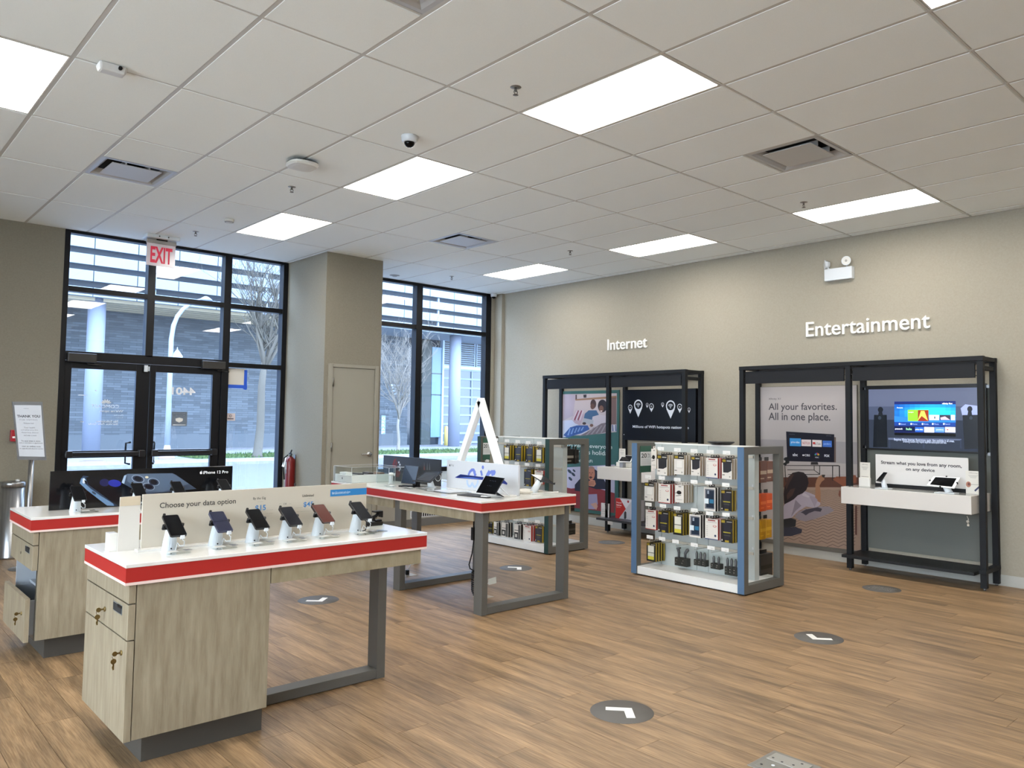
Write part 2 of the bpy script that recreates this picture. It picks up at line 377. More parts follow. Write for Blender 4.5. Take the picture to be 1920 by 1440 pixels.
# ---- storefront frames
def bars(parent, name, lst, m=BRONZE):
    for b in lst: bx(name, parent, *b, m, .003)
w1 = thing('window_1', None, None, (.394, YF, 0)); struct(w1)
D0, D1 = YF-.005, YF+.12
bars(w1, 'mullion', [(.394, D0, 0, .45, D1, 3.63), (1.297, D0, 2.22, 1.385, D1, 3.6), (2.228, D0, 0, 2.32, D1, 3.6), (3.03, D0, 0, 3.098, D1, 3.63)])
bars(w1, 'transom', [(.45, D0, 3.595, 3.03, D1, 3.63), (.45, D0+.002, 2.925, 1.297, D1-.002, 2.985), (1.385, D0+.002, 2.925, 2.228, D1-.002, 2.985), (2.32, D0+.002, 2.925, 3.03, D1-.002, 2.985),
    (.45, D0, 2.135, 2.228, D1, 2.24), (2.32, D0+.002, 2.155, 3.03, D1-.002, 2.215), (2.32, D0+.002, 0, 3.03, D1-.002, .1)])
gy = YF+.055
for (a0, a1, b0, b1) in ((.45, 1.297, 2.985, 3.595), (1.385, 2.228, 2.985, 3.595), (2.32, 3.03, 2.985, 3.595), (.45, 1.297, 2.24, 2.925), (1.385, 2.228, 2.24, 2.925), (2.32, 3.03, 2.215, 2.925), (2.32, 3.03, .1, 2.155)):
    bx('glass_pane', w1, a0-.004, gy-.003, b0-.004, a1+.004, gy+.003, b1+.004, GLASS)
w2 = thing('window_2', None, None, (3.925, YF, 0)); struct(w2)
bars(w2, 'mullion', [(3.925, D0, .5, 4.0, D1, 3.63), (5.225, D0, .5, 5.335, D1, 3.6), (6.625, D0, .5, 6.735, D1, 3.63)])
bars(w2, 'transom', [(4.0, D0, 3.585, 6.625, D1, 3.63)] + [(a, D0+.002, c, b, D1-.002, d) for a, b in ((4.0, 5.225), (5.335, 6.625)) for c, d in ((2.91, 2.975), (.69, .76))])
for a0, a1 in ((4.0, 5.225), (5.335, 6.625)):
    for b0, b1 in ((.76, 2.91), (2.975, 3.585)): bx('glass_pane', w2, a0-.004, gy-.003, b0-.004, a1+.004, gy+.003, b1+.004, GLASS)
bx('sill_panel', w2, 4.0, YF+.02, .5, 6.625, YF+.1, .69, M('c4ccd2', .5))
# taped paper and sticker on the side light
tp = thing('taped_paper', 'sheet of paper taped to the side window with blue masking tape', 'paper', (2.33, gy-.01, 1.9))
bx('sheet', tp, 2.335, gy-.008, 1.92, 2.56, gy-.005, 2.145, M('c9c4ba', .8))
bx('tape', tp, 2.325, gy-.0095, 1.885, 2.59, gy-.008, 1.93, M('2456c4', .6)); bx('tape', tp, 2.545, gy-.0098, 1.87, 2.585, gy-.0082, 2.13, M('2456c4', .6))
st = thing('window_sticker', 'small pink-white sticker on the side window below the taped paper', 'sticker', (2.33, gy-.01, 1.47))
bx('decal', st, 2.325, gy-.006, 1.46, 2.445, gy-.0045, 1.555, M('c9bdbd', .7))
mb = MB(); p = Pl(mb, 'y', gy-.006); p.ell(2.385, 1.522, .017, .017, M('5b5560'), 0); p.ell(2.385, 1.522, .010, .010, M('c9bdbd'), 1); p.rect(2.345, 1.478, 2.425, 1.492, M('5b5560'), 0); build(mb, 'print', st)
# ---- the two glazed door leaves
def leaf(name, a0, a1, g0, g1, hand):
    d = thing(name, None, None, (a0, YF, 0)); struct(d)
    y0, y1 = YF+.012, YF+.062
    for n, b in (('stile', (a0, y0, .01, g0, y1, 2.13)), ('stile', (g1, y0, .01, a1, y1, 2.13)), ('top_rail', (g0, y0, 2.045, g1, y1, 2.13)), ('bottom_rail', (g0, y0, .01, g1, y1, .28)), ('middle_rail', (g0, y0, 1.018, g1, y1, 1.098))):
        bx(n, d, *b, BRONZE, .002)
    bx('glass_pane', d, g0-.003, YF+.034, 1.095, g1+.003, YF+.040, 2.048, GLASS); bx('glass_pane', d, g0-.003, YF+.034, .277, g1+.003, YF+.040, 1.02, GLASS)
    bx('push_bar', d, a0+.03, YF-.05, 1.035, a1-.03, YF-.015, 1.085, M('1c1d20', .3), .006)
    for hx in (a0+.07, a1-.07): bx('bar_end', d, hx-.035, YF-.055, 1.02, hx+.035, YF+.012, 1.10, M('1c1d20', .3), .006)
    h = g1-.02 if hand > 0 else g0+.02
    mb = MB(); mb.tube([(h, YF+.062, 1.19), (h-.03*hand, YF+.13, 1.18), (h-.03*hand, YF+.14, 1.06), (h-.03*hand, YF+.13, .94), (h, YF+.062, .93)], .012, BRONZE, 8); build(mb, 'pull_handle', d)
    return d
d1 = leaf('door_1', .452, 1.363, .522, 1.210, 1); d2 = leaf('door_2', 1.369, 2.226, 1.434, 2.122, -1)
PW_ = M('d6dce2', .7); PWD = M('b9c2cb', .7)
mb = MB(); p = Pl(mb, 'y', YF+.033)
def mir(txt, a0, a1, b0, b1, m=PW_, ex=0): p.text(txt, a0, b0, a1-a0, b1-b0, m, 0, mirror=True, ex=ex)
mir('COMCAST', .745, 1.04, 1.595, 1.635); mir("We're open", .835, 1.09, 1.54, 1.575, ex=.015); mir('Mon-Sat', .99, 1.09, 1.505, 1.522, PWD); mir('Sundays', 1.01, 1.09, 1.475, 1.492, PWD)
mir('No Solicitation', .80, 1.035, 1.425, 1.452, ex=.02); mir('Service Pets Only', .72, 1.035, 1.393, 1.418, ex=.02)
for k in range(6):      # fan of feathers above the name
    t = math.radians(18 + k*28.8); c = (.90, 1.648)
    p.ell(c[0] + .036*math.cos(t), c[1] + .028*math.sin(t), .022, .009, PW_, 0, 10, t)
p.rect(.605, 1.735, .69, 1.742, PW_); p.rect(.78, 1.79, .795, 1.805, PW_); p.rect(.64, 1.43, .675, 1.436, PW_)
build(mb, 'window_lettering', d1)
mb = MB(); p = Pl(mb, 'y', YF+.033)
mir('4401', 1.63, 1.92, 1.775, 1.87, M('dcdde0', .6), .03)
p.rect(1.645, 1.388, 1.83, 1.565, M('66707c', .6)); mir('Please help us keep', 1.66, 1.80, 1.535, 1.548, PW_); mir('our stores safe', 1.69, 1.80, 1.515, 1.528, PW_)
p.poly([(1.69, 1.48), (1.735, 1.492), (1.78, 1.48), (1.776, 1.45), (1.735, 1.43), (1.694, 1.45)], M('dcdad4'), 1); p.rect(1.66, 1.398, 1.815, 1.406, PW_, 1)
build(mb, 'window_lettering', d2)
# door hardware on the header
for nm, a0, a1, lb in (('door_closer', .463, .76, 'dark door closer box above the left door leaf'), ('door_closer', 1.96, 2.256, 'dark door closer box above the right door leaf')):
    t = thing(nm, lb, 'door closer', (a0, YF, 2.11)); bx('housing', t, a0, YF-.07, 2.115, a1, YF-.006, 2.215, M('2b2926', .4), .008)
    mb = MB().tube([((a0+a1)/2+.06, YF-.04, 2.115), ((a0+a1)/2+.06, YF-.04, 2.10), ((a0+a1)/2+.14, YF-.02, 2.095), ((a0+a1)/2+.22, YF+.01, 2.09)], .008, M('2b2926', .4)); build(mb, 'arm', t)
t = thing('door_sensor', 'small white contact sensor above the meeting door leaves', 'sensor', (1.29, YF-.03, 2.04)); bx('magnet', t, 1.288, YF-.03, 2.04, 1.33, YF-.006, 2.12, WPLAS, .005); bx('switch', t, 1.336, YF-.026, 2.05, 1.35, YF-.006, 2.105, WPLAS, .003)
# ---- painted service door in the column
d3 = thing('door_3', None, None, (3.15, 5.045, 0)); struct(d3)
DP = M('8d887b', .5)
mb = MB().box(3.155, 5.02, 0, 3.213, 5.047, 2.205, DP).box(3.833, 5.02, 0, 3.888, 5.047, 2.205, DP).box(3.213, 5.02, 2.162, 3.833, 5.047, 2.205, DP); build(mb, 'door_frame', d3, .003)
bx('leaf', d3, 3.217, 5.034, .01, 3.829, 5.047, 2.158, DP, .001); bx('shadow_gap', d3, 3.212, 5.0425, .005, 3.834, 5.0468, 2.163, M('3a382f', .8))
for z in (1.97, 1.145, .3): build(MB().cyl((3.215, 5.018, z-.055), (3.215, 5.018, z+.055), .009, M('7c7a74', .3, .8), 8).box(3.2, 5.022, z-.055, 3.232, 5.034, z+.055, M('7c7a74', .3, .8)), 'hinge', d3)
mb = MB().lathe((3.775, 5.034, 1.045), [(.034, 0), (.034, -.008), (.02, -.012), (.014, -.03), (.016, -.05), (0, -.055)], STEEL, 18, 'y').tube([(3.775, 4.985, 1.045), (3.72, 4.982, 1.047), (3.65, 4.985, 1.047), (3.635, 4.995, 1.047)], [.012, .010, .009, .008], STEEL, 8); build(mb, 'lever_handle', d3)
# ================================================================ things on the ceiling
def ceiling_light(i, j, label):
    x0, x1, y0, y1 = i*S+.02, (i+1)*S-.02, j*2*S+.02, (j+1)*2*S-.02
    t = thing('ceiling_light', label, 'light', ((x0+x1)/2, (y0+y1)/2, H), group='recessed ceiling light panels')
    f = M('dedcd6', .4); mb = MB()
    for b in ((x0-.008, y0-.008, x1+.008, y0), (x0-.008, y1, x1+.008, y1+.008), (x0-.008, y0, x0, y1), (x1, y0, x1+.008, y1)): mb.box(b[0], b[1], H-.002, b[2], b[3], H+.04, f)
    build(mb, 'frame', t); bx('diffuser', t, x0, y0, H+.004, x1, y1, H+.012, DIFFUSER)
DIFFUSER = M((1, .97, .92), .5, emit=LAMP)
ordn_ = ['far left', 'left', 'middle', 'right']; nth_ = ['beside the camera', 'behind the camera', 'at the very back', 'towards the storefront']
LL = ['large ceiling light panel over the middle aisle, nearest the camera dome', 'ceiling light panel in the middle row beyond the white router', 'ceiling light panel nearest the front door and exit sign',
      'ceiling light panel by the right wall, nearest the large air vent', 'ceiling light panel by the right wall, second from the storefront', 'ceiling light panel by the right wall, nearest the storefront',
      'ceiling light panel at the far left edge, beside the white wall box', 'ceiling light panel at the top right edge of the view']
for k, (i, j) in enumerate(LIGHTS): ceiling_light(i, j, LL[k] if k < 8 else 'ceiling light panel outside the view, %s row, %s' % (ordn_[(i+8)//5], nth_[(-j-1)//2 if j < 0 else 3]))
def air_diffuser(i, y0, label):
    x0 = i*S+.012; x1 = (i+1)*S-.012; y1 = y0+S-.012; y0 += .012
    t = thing('air_diffuser', label, 'vent', ((x0+x1)/2, (y0+y1)/2, H), group='square ceiling air diffusers')
    A = M('b4b4b3', .35, .2); mb = MB()
    rings = [(0, H), (.03, H-.001), (.05, H+.012), (.085, H+.05)]
    for (a, za), (b, zb) in zip(rings, rings[1:]):
        q0 = [(x0+a, y0+a, za), (x1-a, y0+a, za), (x1-a, y1-a, za), (x0+a, y1-a, za)]; q1 = [(x0+b, y0+b, zb), (x1-b, y0+b, zb), (x1-b, y1-b, zb), (x0+b, y1-b, zb)]
        for k in range(4): mb.face((q0[k], q0[(k+1) % 4], q1[(k+1) % 4], q1[k]), A)
    build(mb, 'frame', t)
    bx('throat', t, x0+.084, y0+.084, H+.045, x1-.084, y1-.084, H+.05, M('1a1a1c', .8))
    bx('plate', t, x0+.095, y0+.095, H-.004, x1-.095, y1-.095, H+.002, M('b9b8b5', .4), .006)
    mb = MB()
    for sx in (x0+.2, x1-.2): mb.box(sx-.006, y0+.09, H+.002, sx+.006, y1-.09, H+.044, A)
    build(mb, 'bracket', t)
air_diffuser(0, 5*S, 'square air vent in the ceiling near the front door, left side'); air_diffuser(6, 5*S, 'small square air vent in the ceiling in front of the column')
air_diffuser(6, -2*S, 'large square air vent in the ceiling toward the right wall'); air_diffuser(0, -2*S, 'square air vent at the top edge of the view')
def sprinkler(x, y, label):
    t = thing('sprinkler', label, 'sprinkler', (x, y, H), group='pendent sprinkler heads')
    c = M('6e6b66', .3, .8)
    build(MB().lathe((x, y, H+.004), [(.038, 0), (.036, -.006), (.014, -.010)], M('87847e', .3, .6), 16), 'escutcheon', t)
    build(MB().cyl((x, y, H), (x, y, H-.03), .008, c, 8).tube([(x-.008, y, H-.02), (x-.016, y, H-.035), (x, y, H-.052)], .003, c, 5).tube([(x+.008, y, H-.02), (x+.016, y, H-.035), (x, y, H-.052)], .003, c, 5), 'body', t)
    build(MB().lathe((x, y, H-.052), [(.0, .002), (.017, .001), (.018, -.001), (0, -.003)], c, 12), 'deflector', t)
for x, y, lb in ((1.537, -.297, 'sprinkler head beside the large middle ceiling light'), (1.5, 2.738, 'sprinkler head below the round white router'), (1.506, 5.174, 'sprinkler head just right of the exit sign'),
    (5.213, -.294, 'sprinkler head beside the right-hand ceiling light panel'), (5.208, 2.793, 'sprinkler head in the ceiling above the word Internet, left'), (5.252, 5.278, 'sprinkler head nearest the right storefront window')): sprinkler(x, y, lb)
t = thing('smoke_detector', 'round white smoke detector on the ceiling between exit sign and light', 'smoke detector', (1.56, 4.336, H))
build(MB().lathe((1.56, 4.336, H), [(.05, 0), (.05, -.012), (.045, -.03), (.02, -.04), (0, -.04)], M('c6c3bc', .5), 20), 'case', t); build(MB().lathe((1.56, 4.336, H-.03), [(.047, 0), (.047, -.004)], M('8d8b86', .5), 20), 'vent_ring', t)
t = thing('sprinkler_cover', 'flush round sprinkler cover plate beside the top of the column', 'sprinkler', (4.616, 5.83, H))
build(MB().lathe((4.616, 5.83, H), [(.075, 0), (.075, -.004), (.05, -.006), (.03, -.02), (0, -.02)], M('a3a29e', .5), 20), 'plate', t)
t = thing('dome_camera', 'white ceiling dome camera with dark lens near the middle light', 'camera', (1.543, .897, H))
build(MB().lathe((1.543, .897, H), [(.062, 0), (.062, -.012), (.055, -.045), (.045, -.05)], WPLAS, 24), 'housing', t)
build(MB().lathe((1.543, .897, H-.045), [(.040, 0), (.038, -.018), (.026, -.036), (.012, -.042), (0, -.043)], SCREEN, 20), 'dome', t)
t = thing('dome_camera', 'small white dome camera in the ceiling corner over the right window', 'camera', (6.72, 6.05, H))
build(MB().lathe((6.72, 6.05, H), [(.055, 0), (.055, -.015), (.05, -.05), (.04, -.055)], WPLAS, 20), 'housing', t); build(MB().lathe((6.72, 6.05, H-.05), [(.035, 0), (.03, -.022), (0, -.034)], SCREEN, 16), 'dome', t)
t = thing('router', 'flat white wireless access point hanging under the ceiling', 'router', (1.223, 1.976, H))
build(MB().box(1.19, 1.94, H-.02, 1.26, 2.01, H, PLAS).box(1.15, 1.9, H-.03, 1.30, 2.05, H-.018, PLAS), 'mount', t)
mb = MB(); n = 24; pr = []
for k, (z, s_) in enumerate(((-.028, .98), (-.034, 1), (-.05, 1), (-.062, .9), (-.066, .6), (-.066, 0))):
    ring = []
    for i in range(n):
        a = 2*PI*i/n; c, s2 = math.cos(a), math.sin(a); rr = .118 / (abs(c)**3.2 + abs(s2)**3.2)**(1/3.2) * s_
        ring.append((1.223 + rr*c, 1.976 + rr*s2, H+z))
    pr.append(ring)
for k, (ra, rb) in enumerate(zip(pr, pr[1:])):
    for i in range(n): mb.face((ra[i], ra[(i+1) % n], rb[(i+1) % n], rb[i]), PLAS if k == 0 else M('cfcdc6', .4), k > 1)
build(mb, 'shell', t)
t = thing('wireless_bridge', 'small white box with a round port on the ceiling tee, upper left', 'sensor', (-.41, 1.2, H))
build(MB().hexa([(-.48, 1.15, H-.05), (-.34, 1.15, H-.05), (-.34, 1.22, H-.05), (-.48, 1.22, H-.05), (-.49, 1.13, H-.004), (-.33, 1.13, H-.004), (-.33, 1.24, H-.004), (-.49, 1.24, H-.004)], M('c9c9c6', .4)), 'case', t, .012)
build(MB().cyl((-.375, 1.142, H-.022), (-.375, 1.128, H-.020), .011, BLACK, 12), 'port', t)
# exit sign
t = thing('exit_sign', 'edge-lit exit sign with red letters hanging from the ceiling', 'exit sign', (1.25, 5.75, H))
ya = 5.72
e0 = aty(275, 446, ya); e1 = aty(330, 455, ya); e2 = aty(272, 496, ya); e3 = aty(325, 503, ya)
ax0, ax1 = e0.x, e1.x; zt = (e0.z+e1.z)/2; zb = (e2.z+e3.z)/2
build(MB().box(ax0-.02, ya-.09, H-.045, ax1+.02, ya+.09, H, WPLAS), 'canopy', t, .008)
build(MB().box((ax0+ax1)/2-.06, ya-.03, H-.06, (ax0+ax1)/2+.06, ya+.03, H-.045, BLACK), 'clip', t)
bx('top_rail', t, ax0, ya-.02, zt-.05, ax1, ya+.02, H-.05, M('9a958f', .4, .3), .003)
bx('panel', t, ax0+.004, ya-.006, zb, ax1-.004, ya+.006, zt-.05, M('d8ccce', .15))
mb = MB(); p = Pl(mb, 'y', ya-.006); w = ax1-ax0; p.text('EXIT', ax0+w*.14, zb+.035, w*.74, zt-.05-zb-.07, M('b01f38', .5, emit=.25), 1, ex=.03); build(mb, 'letters', t)
mb = MB(); 
for k in (-1, 1): mb.lathe(((ax0+ax1)/2+k*.05, ya-.091, H-.022), [(.008, 0), (.008, -.003), (0, -.003)], M('4a4a4a'), 8, 'y')
build(mb, 'indicator', t)
# ================================================================ wall-mounted things
LET = M('f1efe8', .35)
def wall_word(txt, label, a0, a1, b0, b1, ex=0):
    """raised letters: every letter a part"""
    v, f = text2d(txt, ex)
    # split by letter: gaps in x
    par = list(range(len(v)))
    def fd(i):
        while par[i] != i: par[i] = par[par[i]]; i = par[i]
        return i
    for q in f:
        for i in q[1:]: par[fd(i)] = fd(q[0])
    isl = {}
    for i in range(len(v)): isl.setdefault(fd(i), []).append(i)
    isl = [(min(v[i][0] for i in L), max(v[i][0] for i in L), set(L)) for L in isl.values()]; isl.sort(key=lambda t: t[0])
    gr = []
    for a, b, L in isl:
        if gr and a < gr[-1][1] - .01: gr[-1] = (gr[-1][0], max(b, gr[-1][1]), gr[-1][2] | L)
        else: gr.append((a, b, L))
    x0 = gr[0][0]; x1 = max(g[1] for g in gr); y0 = min(p[1] for p in v); y1 = max(p[1] for p in v)
    t = thing('wall_lettering', label, 'sign', (XR, -a0, b0))
    for a, b, L in gr:
        bm = bmesh.new(); idx = {}
        for i in L: idx[i] = bm.verts.new((0, -(a0 + (v[i][0]-x0)/(x1-x0)*(a1-a0)), b0 + (v[i][1]-y0)/(y1-y0)*(b1-b0)))
        for q in f:
            if q[0] in L:
                try: bm.faces.new([idx[i] for i in q])
                except ValueError: pass
        bmesh.ops.recalc_face_normals(bm, faces=bm.faces)
        r = bmesh.ops.extrude_face_region(bm, geom=list(bm.faces)); bmesh.ops.translate(bm, vec=(-.022, 0, 0), verts=[g for g in r['geom'] if isinstance(g, bmesh.types.BMVert)])
        bmesh.ops.recalc_face_normals(bm, faces=bm.faces)
        me = bpy.data.meshes.new('letter'); bm.to_mesh(me); bm.free(); me.materials.append(LET)
        off = Vector(t['_o'])
        for q in me.vertices: q.co = (q.co.x + XR-.003 - off.x, q.co.y - off.y, q.co.z - off.z)
        o = bpy.data.objects.new('letter', me); COL.objects.link(o); o.parent = t
wall_word('Entertainment', 'raised white letters reading Entertainment on the right wall', -.543, .82, 2.532, 2.702, .005)
wall_word('Internet', 'raised white letters reading Internet on the right wall', -3.607, -2.882, 2.547, 2.705, .005)
t = thing('emergency_light', 'white twin-head emergency light high on the right wall', 'emergency light', (XR, .13, 3.15))
mb = MB().box(6.79, -.027, 3.147, XR, .293, 3.283, WPLAS); build(mb, 'battery_box', t, .004)
for y, dx, dy in ((.235, -.6, .8), (.03, -1, -.15)):
    c = Vector((6.79, y, 3.345)); d = Vector((dx, dy, 0)).normalized()
    if y > .1: c.y += .03; c.z -= .01
    h = build(MB().cone(c - d*.035, c + d*.02, .03, .052, WPLAS, 18).cyl((c.x+.01, y, 3.283), (c.x, c.y, c.z-.03), .008, WPLAS, 8), 'lamp_head', t); build(MB().lathe((0, 0, 0), [(0, 0)], WPLAS, 3) if 0 else MB().cyl(c + d*.02, c + d*.023, .044, M('d8d6d0', .1), 18).cyl(c + d*.022, c + d*.026, .014, M('9a9890', .3), 10), 'lens', h)
t = thing('fire_alarm_pull', 'red fire alarm pull station on the left wall behind the sign', 'fire alarm', (-.02, YF, 1.22))
bx('case', t, -.045, YF-.05, 1.215, .035, YF, 1.34, M('a5202c', .4), .006); bx('handle', t, -.03, YF-.06, 1.25, .02, YF-.05, 1.27, M('e6dcdc'), .002)
# extinguisher on the column's left side
ex = thing('fire_extinguisher', 'red fire extinguisher with a white tag hung on the column', 'fire extinguisher', (3.03, 5.76, .55))
RX = M('6a0e0c', .35); cx, cy = 3.03, 5.76
build(MB().lathe((cx, cy, 0), [(.05, .55), (.06, .565), (.062, .60), (.062, .93), (.055, .965), (.03, .99), (.018, 1.0)], RX, 20), 'cylinder', ex)
build(MB().cyl((cx, cy, 1.0), (cx, cy, 1.03), .018, M('5c5a58', .3, .7), 10).box(cx-.012, cy-.012, 1.02, cx+.012, cy+.03, 1.045, BLACK), 'valve', ex)
build(MB().tube([(cx, cy+.02, 1.04), (cx-.01, cy-.03, 1.06), (cx-.02, cy-.07, 1.085)], .009, BLACK).tube([(cx, cy+.02, 1.03), (cx-.01, cy-.04, 1.035), (cx-.02, cy-.08, 1.03)], .007, BLACK), 'lever', ex)
build(MB().tube([(cx-.02, cy+.03, 1.02), (cx-.06, cy+.06, .98), (cx-.07, cy+.05, .85), (cx-.065, cy+.03, .70)], .009, BLACK), 'hose', ex)
mb = MB()
for k in range(8):
    a, b = PI*.82 + k*.11, PI*.82 + (k+1)*.11
    for z0, z1, m in ((.83, .93, M('9b948c')), (.78, .825, M('6f6a67')),):
        mb.face([(cx+.0635*math.cos(a), cy+.0635*math.sin(a), z0), (cx+.0635*math.cos(b), cy+.0635*math.sin(b), z0), (cx+.0635*math.cos(b), cy+.0635*math.sin(b), z1), (cx+.0635*math.cos(a), cy+.0635*math.sin(a), z1)], m)
build(mb, 'label_band', ex)
build(MB().slab([(cx-.07, cy+.03, .86), (cx-.085, cy+.07, .87), (cx-.05, cy+.06, .99), (cx-.04, cy+.03, .985)], (-1, 0, 0), .001, M('e9ecf0')), 'inspection_tag', ex)
build(MB().box(cx+.03, cy-.05, .62, 3.098, cy+.05, .65, M('77777a', .4, .6)).box(cx+.055, cy-.02, .6, 3.098, cy+.02, 1.02, M('77777a', .4, .6)), 'bracket', ex)
# floor sign and bin at the left
t = thing('sign_stand', 'silver pole stand holding a THANK YOU notice near the door', 'sign', (-.02, 5.1, 0))
build(MB().lathe((-.02, 5.1, 0), [(.15, 0), (.15, .008), (.06, .02), (.02, .03)], M('8f9091', .3, .8), 28), 'base_plate', t)
build(MB().cyl((-.02, 5.1, .02), (-.02, 5.1, 1.12), .024, BRUSH, 16), 'pole', t)
P_ = [aty(*q, 5.07) for q in ((33.4, 862), (87.4, 863), (79.6, 753.5), (22.6, 753))]
for k in (2, 3): P_[k] = P_[k] + Vector((-.0, 0, 0))
nrm = (P_[1]-P_[0]).cross(P_[3]-P_[0]).normalized()
build(MB().slab(P_, -nrm, .02, M('9da1a6', .3, .7)), 'frame', t)
c_ = sum(P_, Vector())/4; Q_ = [c_ + (q-c_)*.88 for q in P_]
build(MB().slab(Q_, nrm, .003, M('ced3da', .35)), 'notice', t)
mb = MB()
def qp(s, r, k=.0045): a = Q_[0].lerp(Q_[1], s); b = Q_[3].lerp(Q_[2], s); return a.lerp(b, r) + nrm*k
def qtext(txt, s0, s1, r0, r1, m, ex=0):
    v, f = text2d(txt, ex); x0 = min(a[0] for a in v); x1 = max(a[0] for a in v); y0 = min(a[1] for a in v); y1 = max(a[1] for a in v); n = len(mb.v)
    for x, y in v: mb.v.append(tuple(qp(s0+(x-x0)/(x1-x0)*(s1-s0), r0+(y-y0)/(y1-y0)*(r1-r0))))
    for q in f: mb.f.append(tuple(n+i for i in q)); mb.m.append(mb.mi(m)); mb.smooth.append(False)
G6 = M('6c7078'); G3 = M('3a3d46')
qtext('THANK YOU', .06, .93, .76, .81, G3, .02); qtext('FOR VISITING', .15, .82, .70, .73, M('9ca0a8')); qtext('notice', .33, .52, .93, .945, G6)
for k, (tx, a, b, r0) in enumerate((('Welcome back', .28, .68, .635), ('Your health', .28, .70, .55), ('and safety come first.', .16, .82, .50), ('Please keep distance', .18, .82, .45), ('and wear a mask.', .25, .75, .40))): qtext(tx, a, b, r0, r0+.028, M('8f939c'))
for k, (tx, a, b, r0) in enumerate((('To save time in store', .13, .87, .29), ('make a reservation or appointment', .04, .96, .25), ('visit us online now', .13, .87, .185), ('to upgrade and shop for service', .04, .96, .14))): qtext(tx, a, b, r0, r0+.026, G3)
build(mb, 'print', t)
t = thing('waste_bin', 'tall round brushed steel bin against the left front wall', 'bin', (-.035, 5.86, 0))
build(MB().lathe((-.035, 5.86, 0), [(.115, .0), (.115, .02), (.112, .03), (.112, .75)], BRUSH, 32), 'body', t)
build(MB().lathe((-.035, 5.86, 0), [(.116, .745), (.116, .79), (.108, .80), (0, .805)], BRUSH, 32), 'lid', t)
build(MB().lathe((-.0, 5.84, 0), [(.02, .80), (.02, .82), (0, .825)], M('c9c6c0', .4), 14), 'lid_knob', t)
# ================================================================ marks on the floor
def decal(x, y, label, ang=None, words=False):
    t = thing('floor_decal', label, 'floor marker', (x, y, 0), group='round grey floor markers')
    build(MB().lathe((x, y, 0), [(.168, .0), (.167, .0012), (0, .0012)], M('55514c', .6), 40), 'disc', t)
    mb = MB()
    if ang is not None:
        A = [(-.02, .11), (.07, .01), (-.02, -.09), (-.053, -.06), (.01, .005), (-.053, .07)]
        A = [(a*1.0, b-.005) for a, b in [(-.018, .103), (.075, 0), (-.018, -.103), (-.053, -.072), (.012, 0), (-.053, .072)]]
        c, s_ = math.cos(ang), math.sin(ang); mb.poly([(x + a*c - b*s_, y + a*s_ + b*c, .0017) for a, b in A], M('e6e4df', .5)); build(mb, 'arrow', t)
    if words:
        n0 = 0
        for row, tx in enumerate(('PLEASE STAND', 'HERE TO KEEP', '6 FT APART')):
            v, f = text2d(tx, .01); xm = max(a[0] for a in v); n0 = len(mb.v)
            for a, b in v: mb.v.append((x + .05 - (row*.05) + b*.045, y + .11 - a/xm*.22, .0017))
            for q in f: mb.f.append(tuple(n0+i for i in q)); mb.m.append(mb.mi(M('8d8985', .6))); mb.smooth.append(False)
        build(mb, 'lettering', t)
decal(1.579, -1.169, 'round grey floor marker with white arrow, nearest the viewer', 0)
decal(1.551, 2.115, 'round grey floor marker with white arrow under the front counter', -PI/2)
decal(3.74, -1.164, 'round grey floor marker with white arrow in the open floor at right', PI)
decal(3.78, 2.132, 'round grey floor marker with white arrow beyond the red-edged table leg', 0)
decal(5.85, 2.636, 'small plain grey floor marker in front of the Internet shelving', None, True)
decal(5.784, -.744, 'grey floor marker with faint writing before the Entertainment shelving', None, True)
t = thing('floor_box', 'grey metal floor outlet box with two lids at the bottom edge', 'floor box', (1.62, -2.06, 0))
build(MB().box(1.51, -2.19, 0, 1.745, -1.957, .004, M('83807a', .4, .5)), 'frame', t, .002)
bx('lid', t, 1.635, -2.16, .003, 1.722, -1.98, .007, M('a09d95', .35, .4), .001); bx('lid', t, 1.535, -2.16, .003, 1.622, -1.98, .0055, M('84827b', .35, .4), .001)
mb = MB()
for a, b in ((1.66, -2.0), (1.70, -2.12), (1.56, -2.0), (1.60, -2.12), (1.65, -2.05), (1.66, -2.10)): mb.cyl((a, b, .005), (a, b, .0078), .006, M('2f2d2a'), 8)
mb.cyl((1.59, -2.04, .004), (1.59, -2.04, .0072), .008, WPLAS, 8); build(mb, 'screw', t)
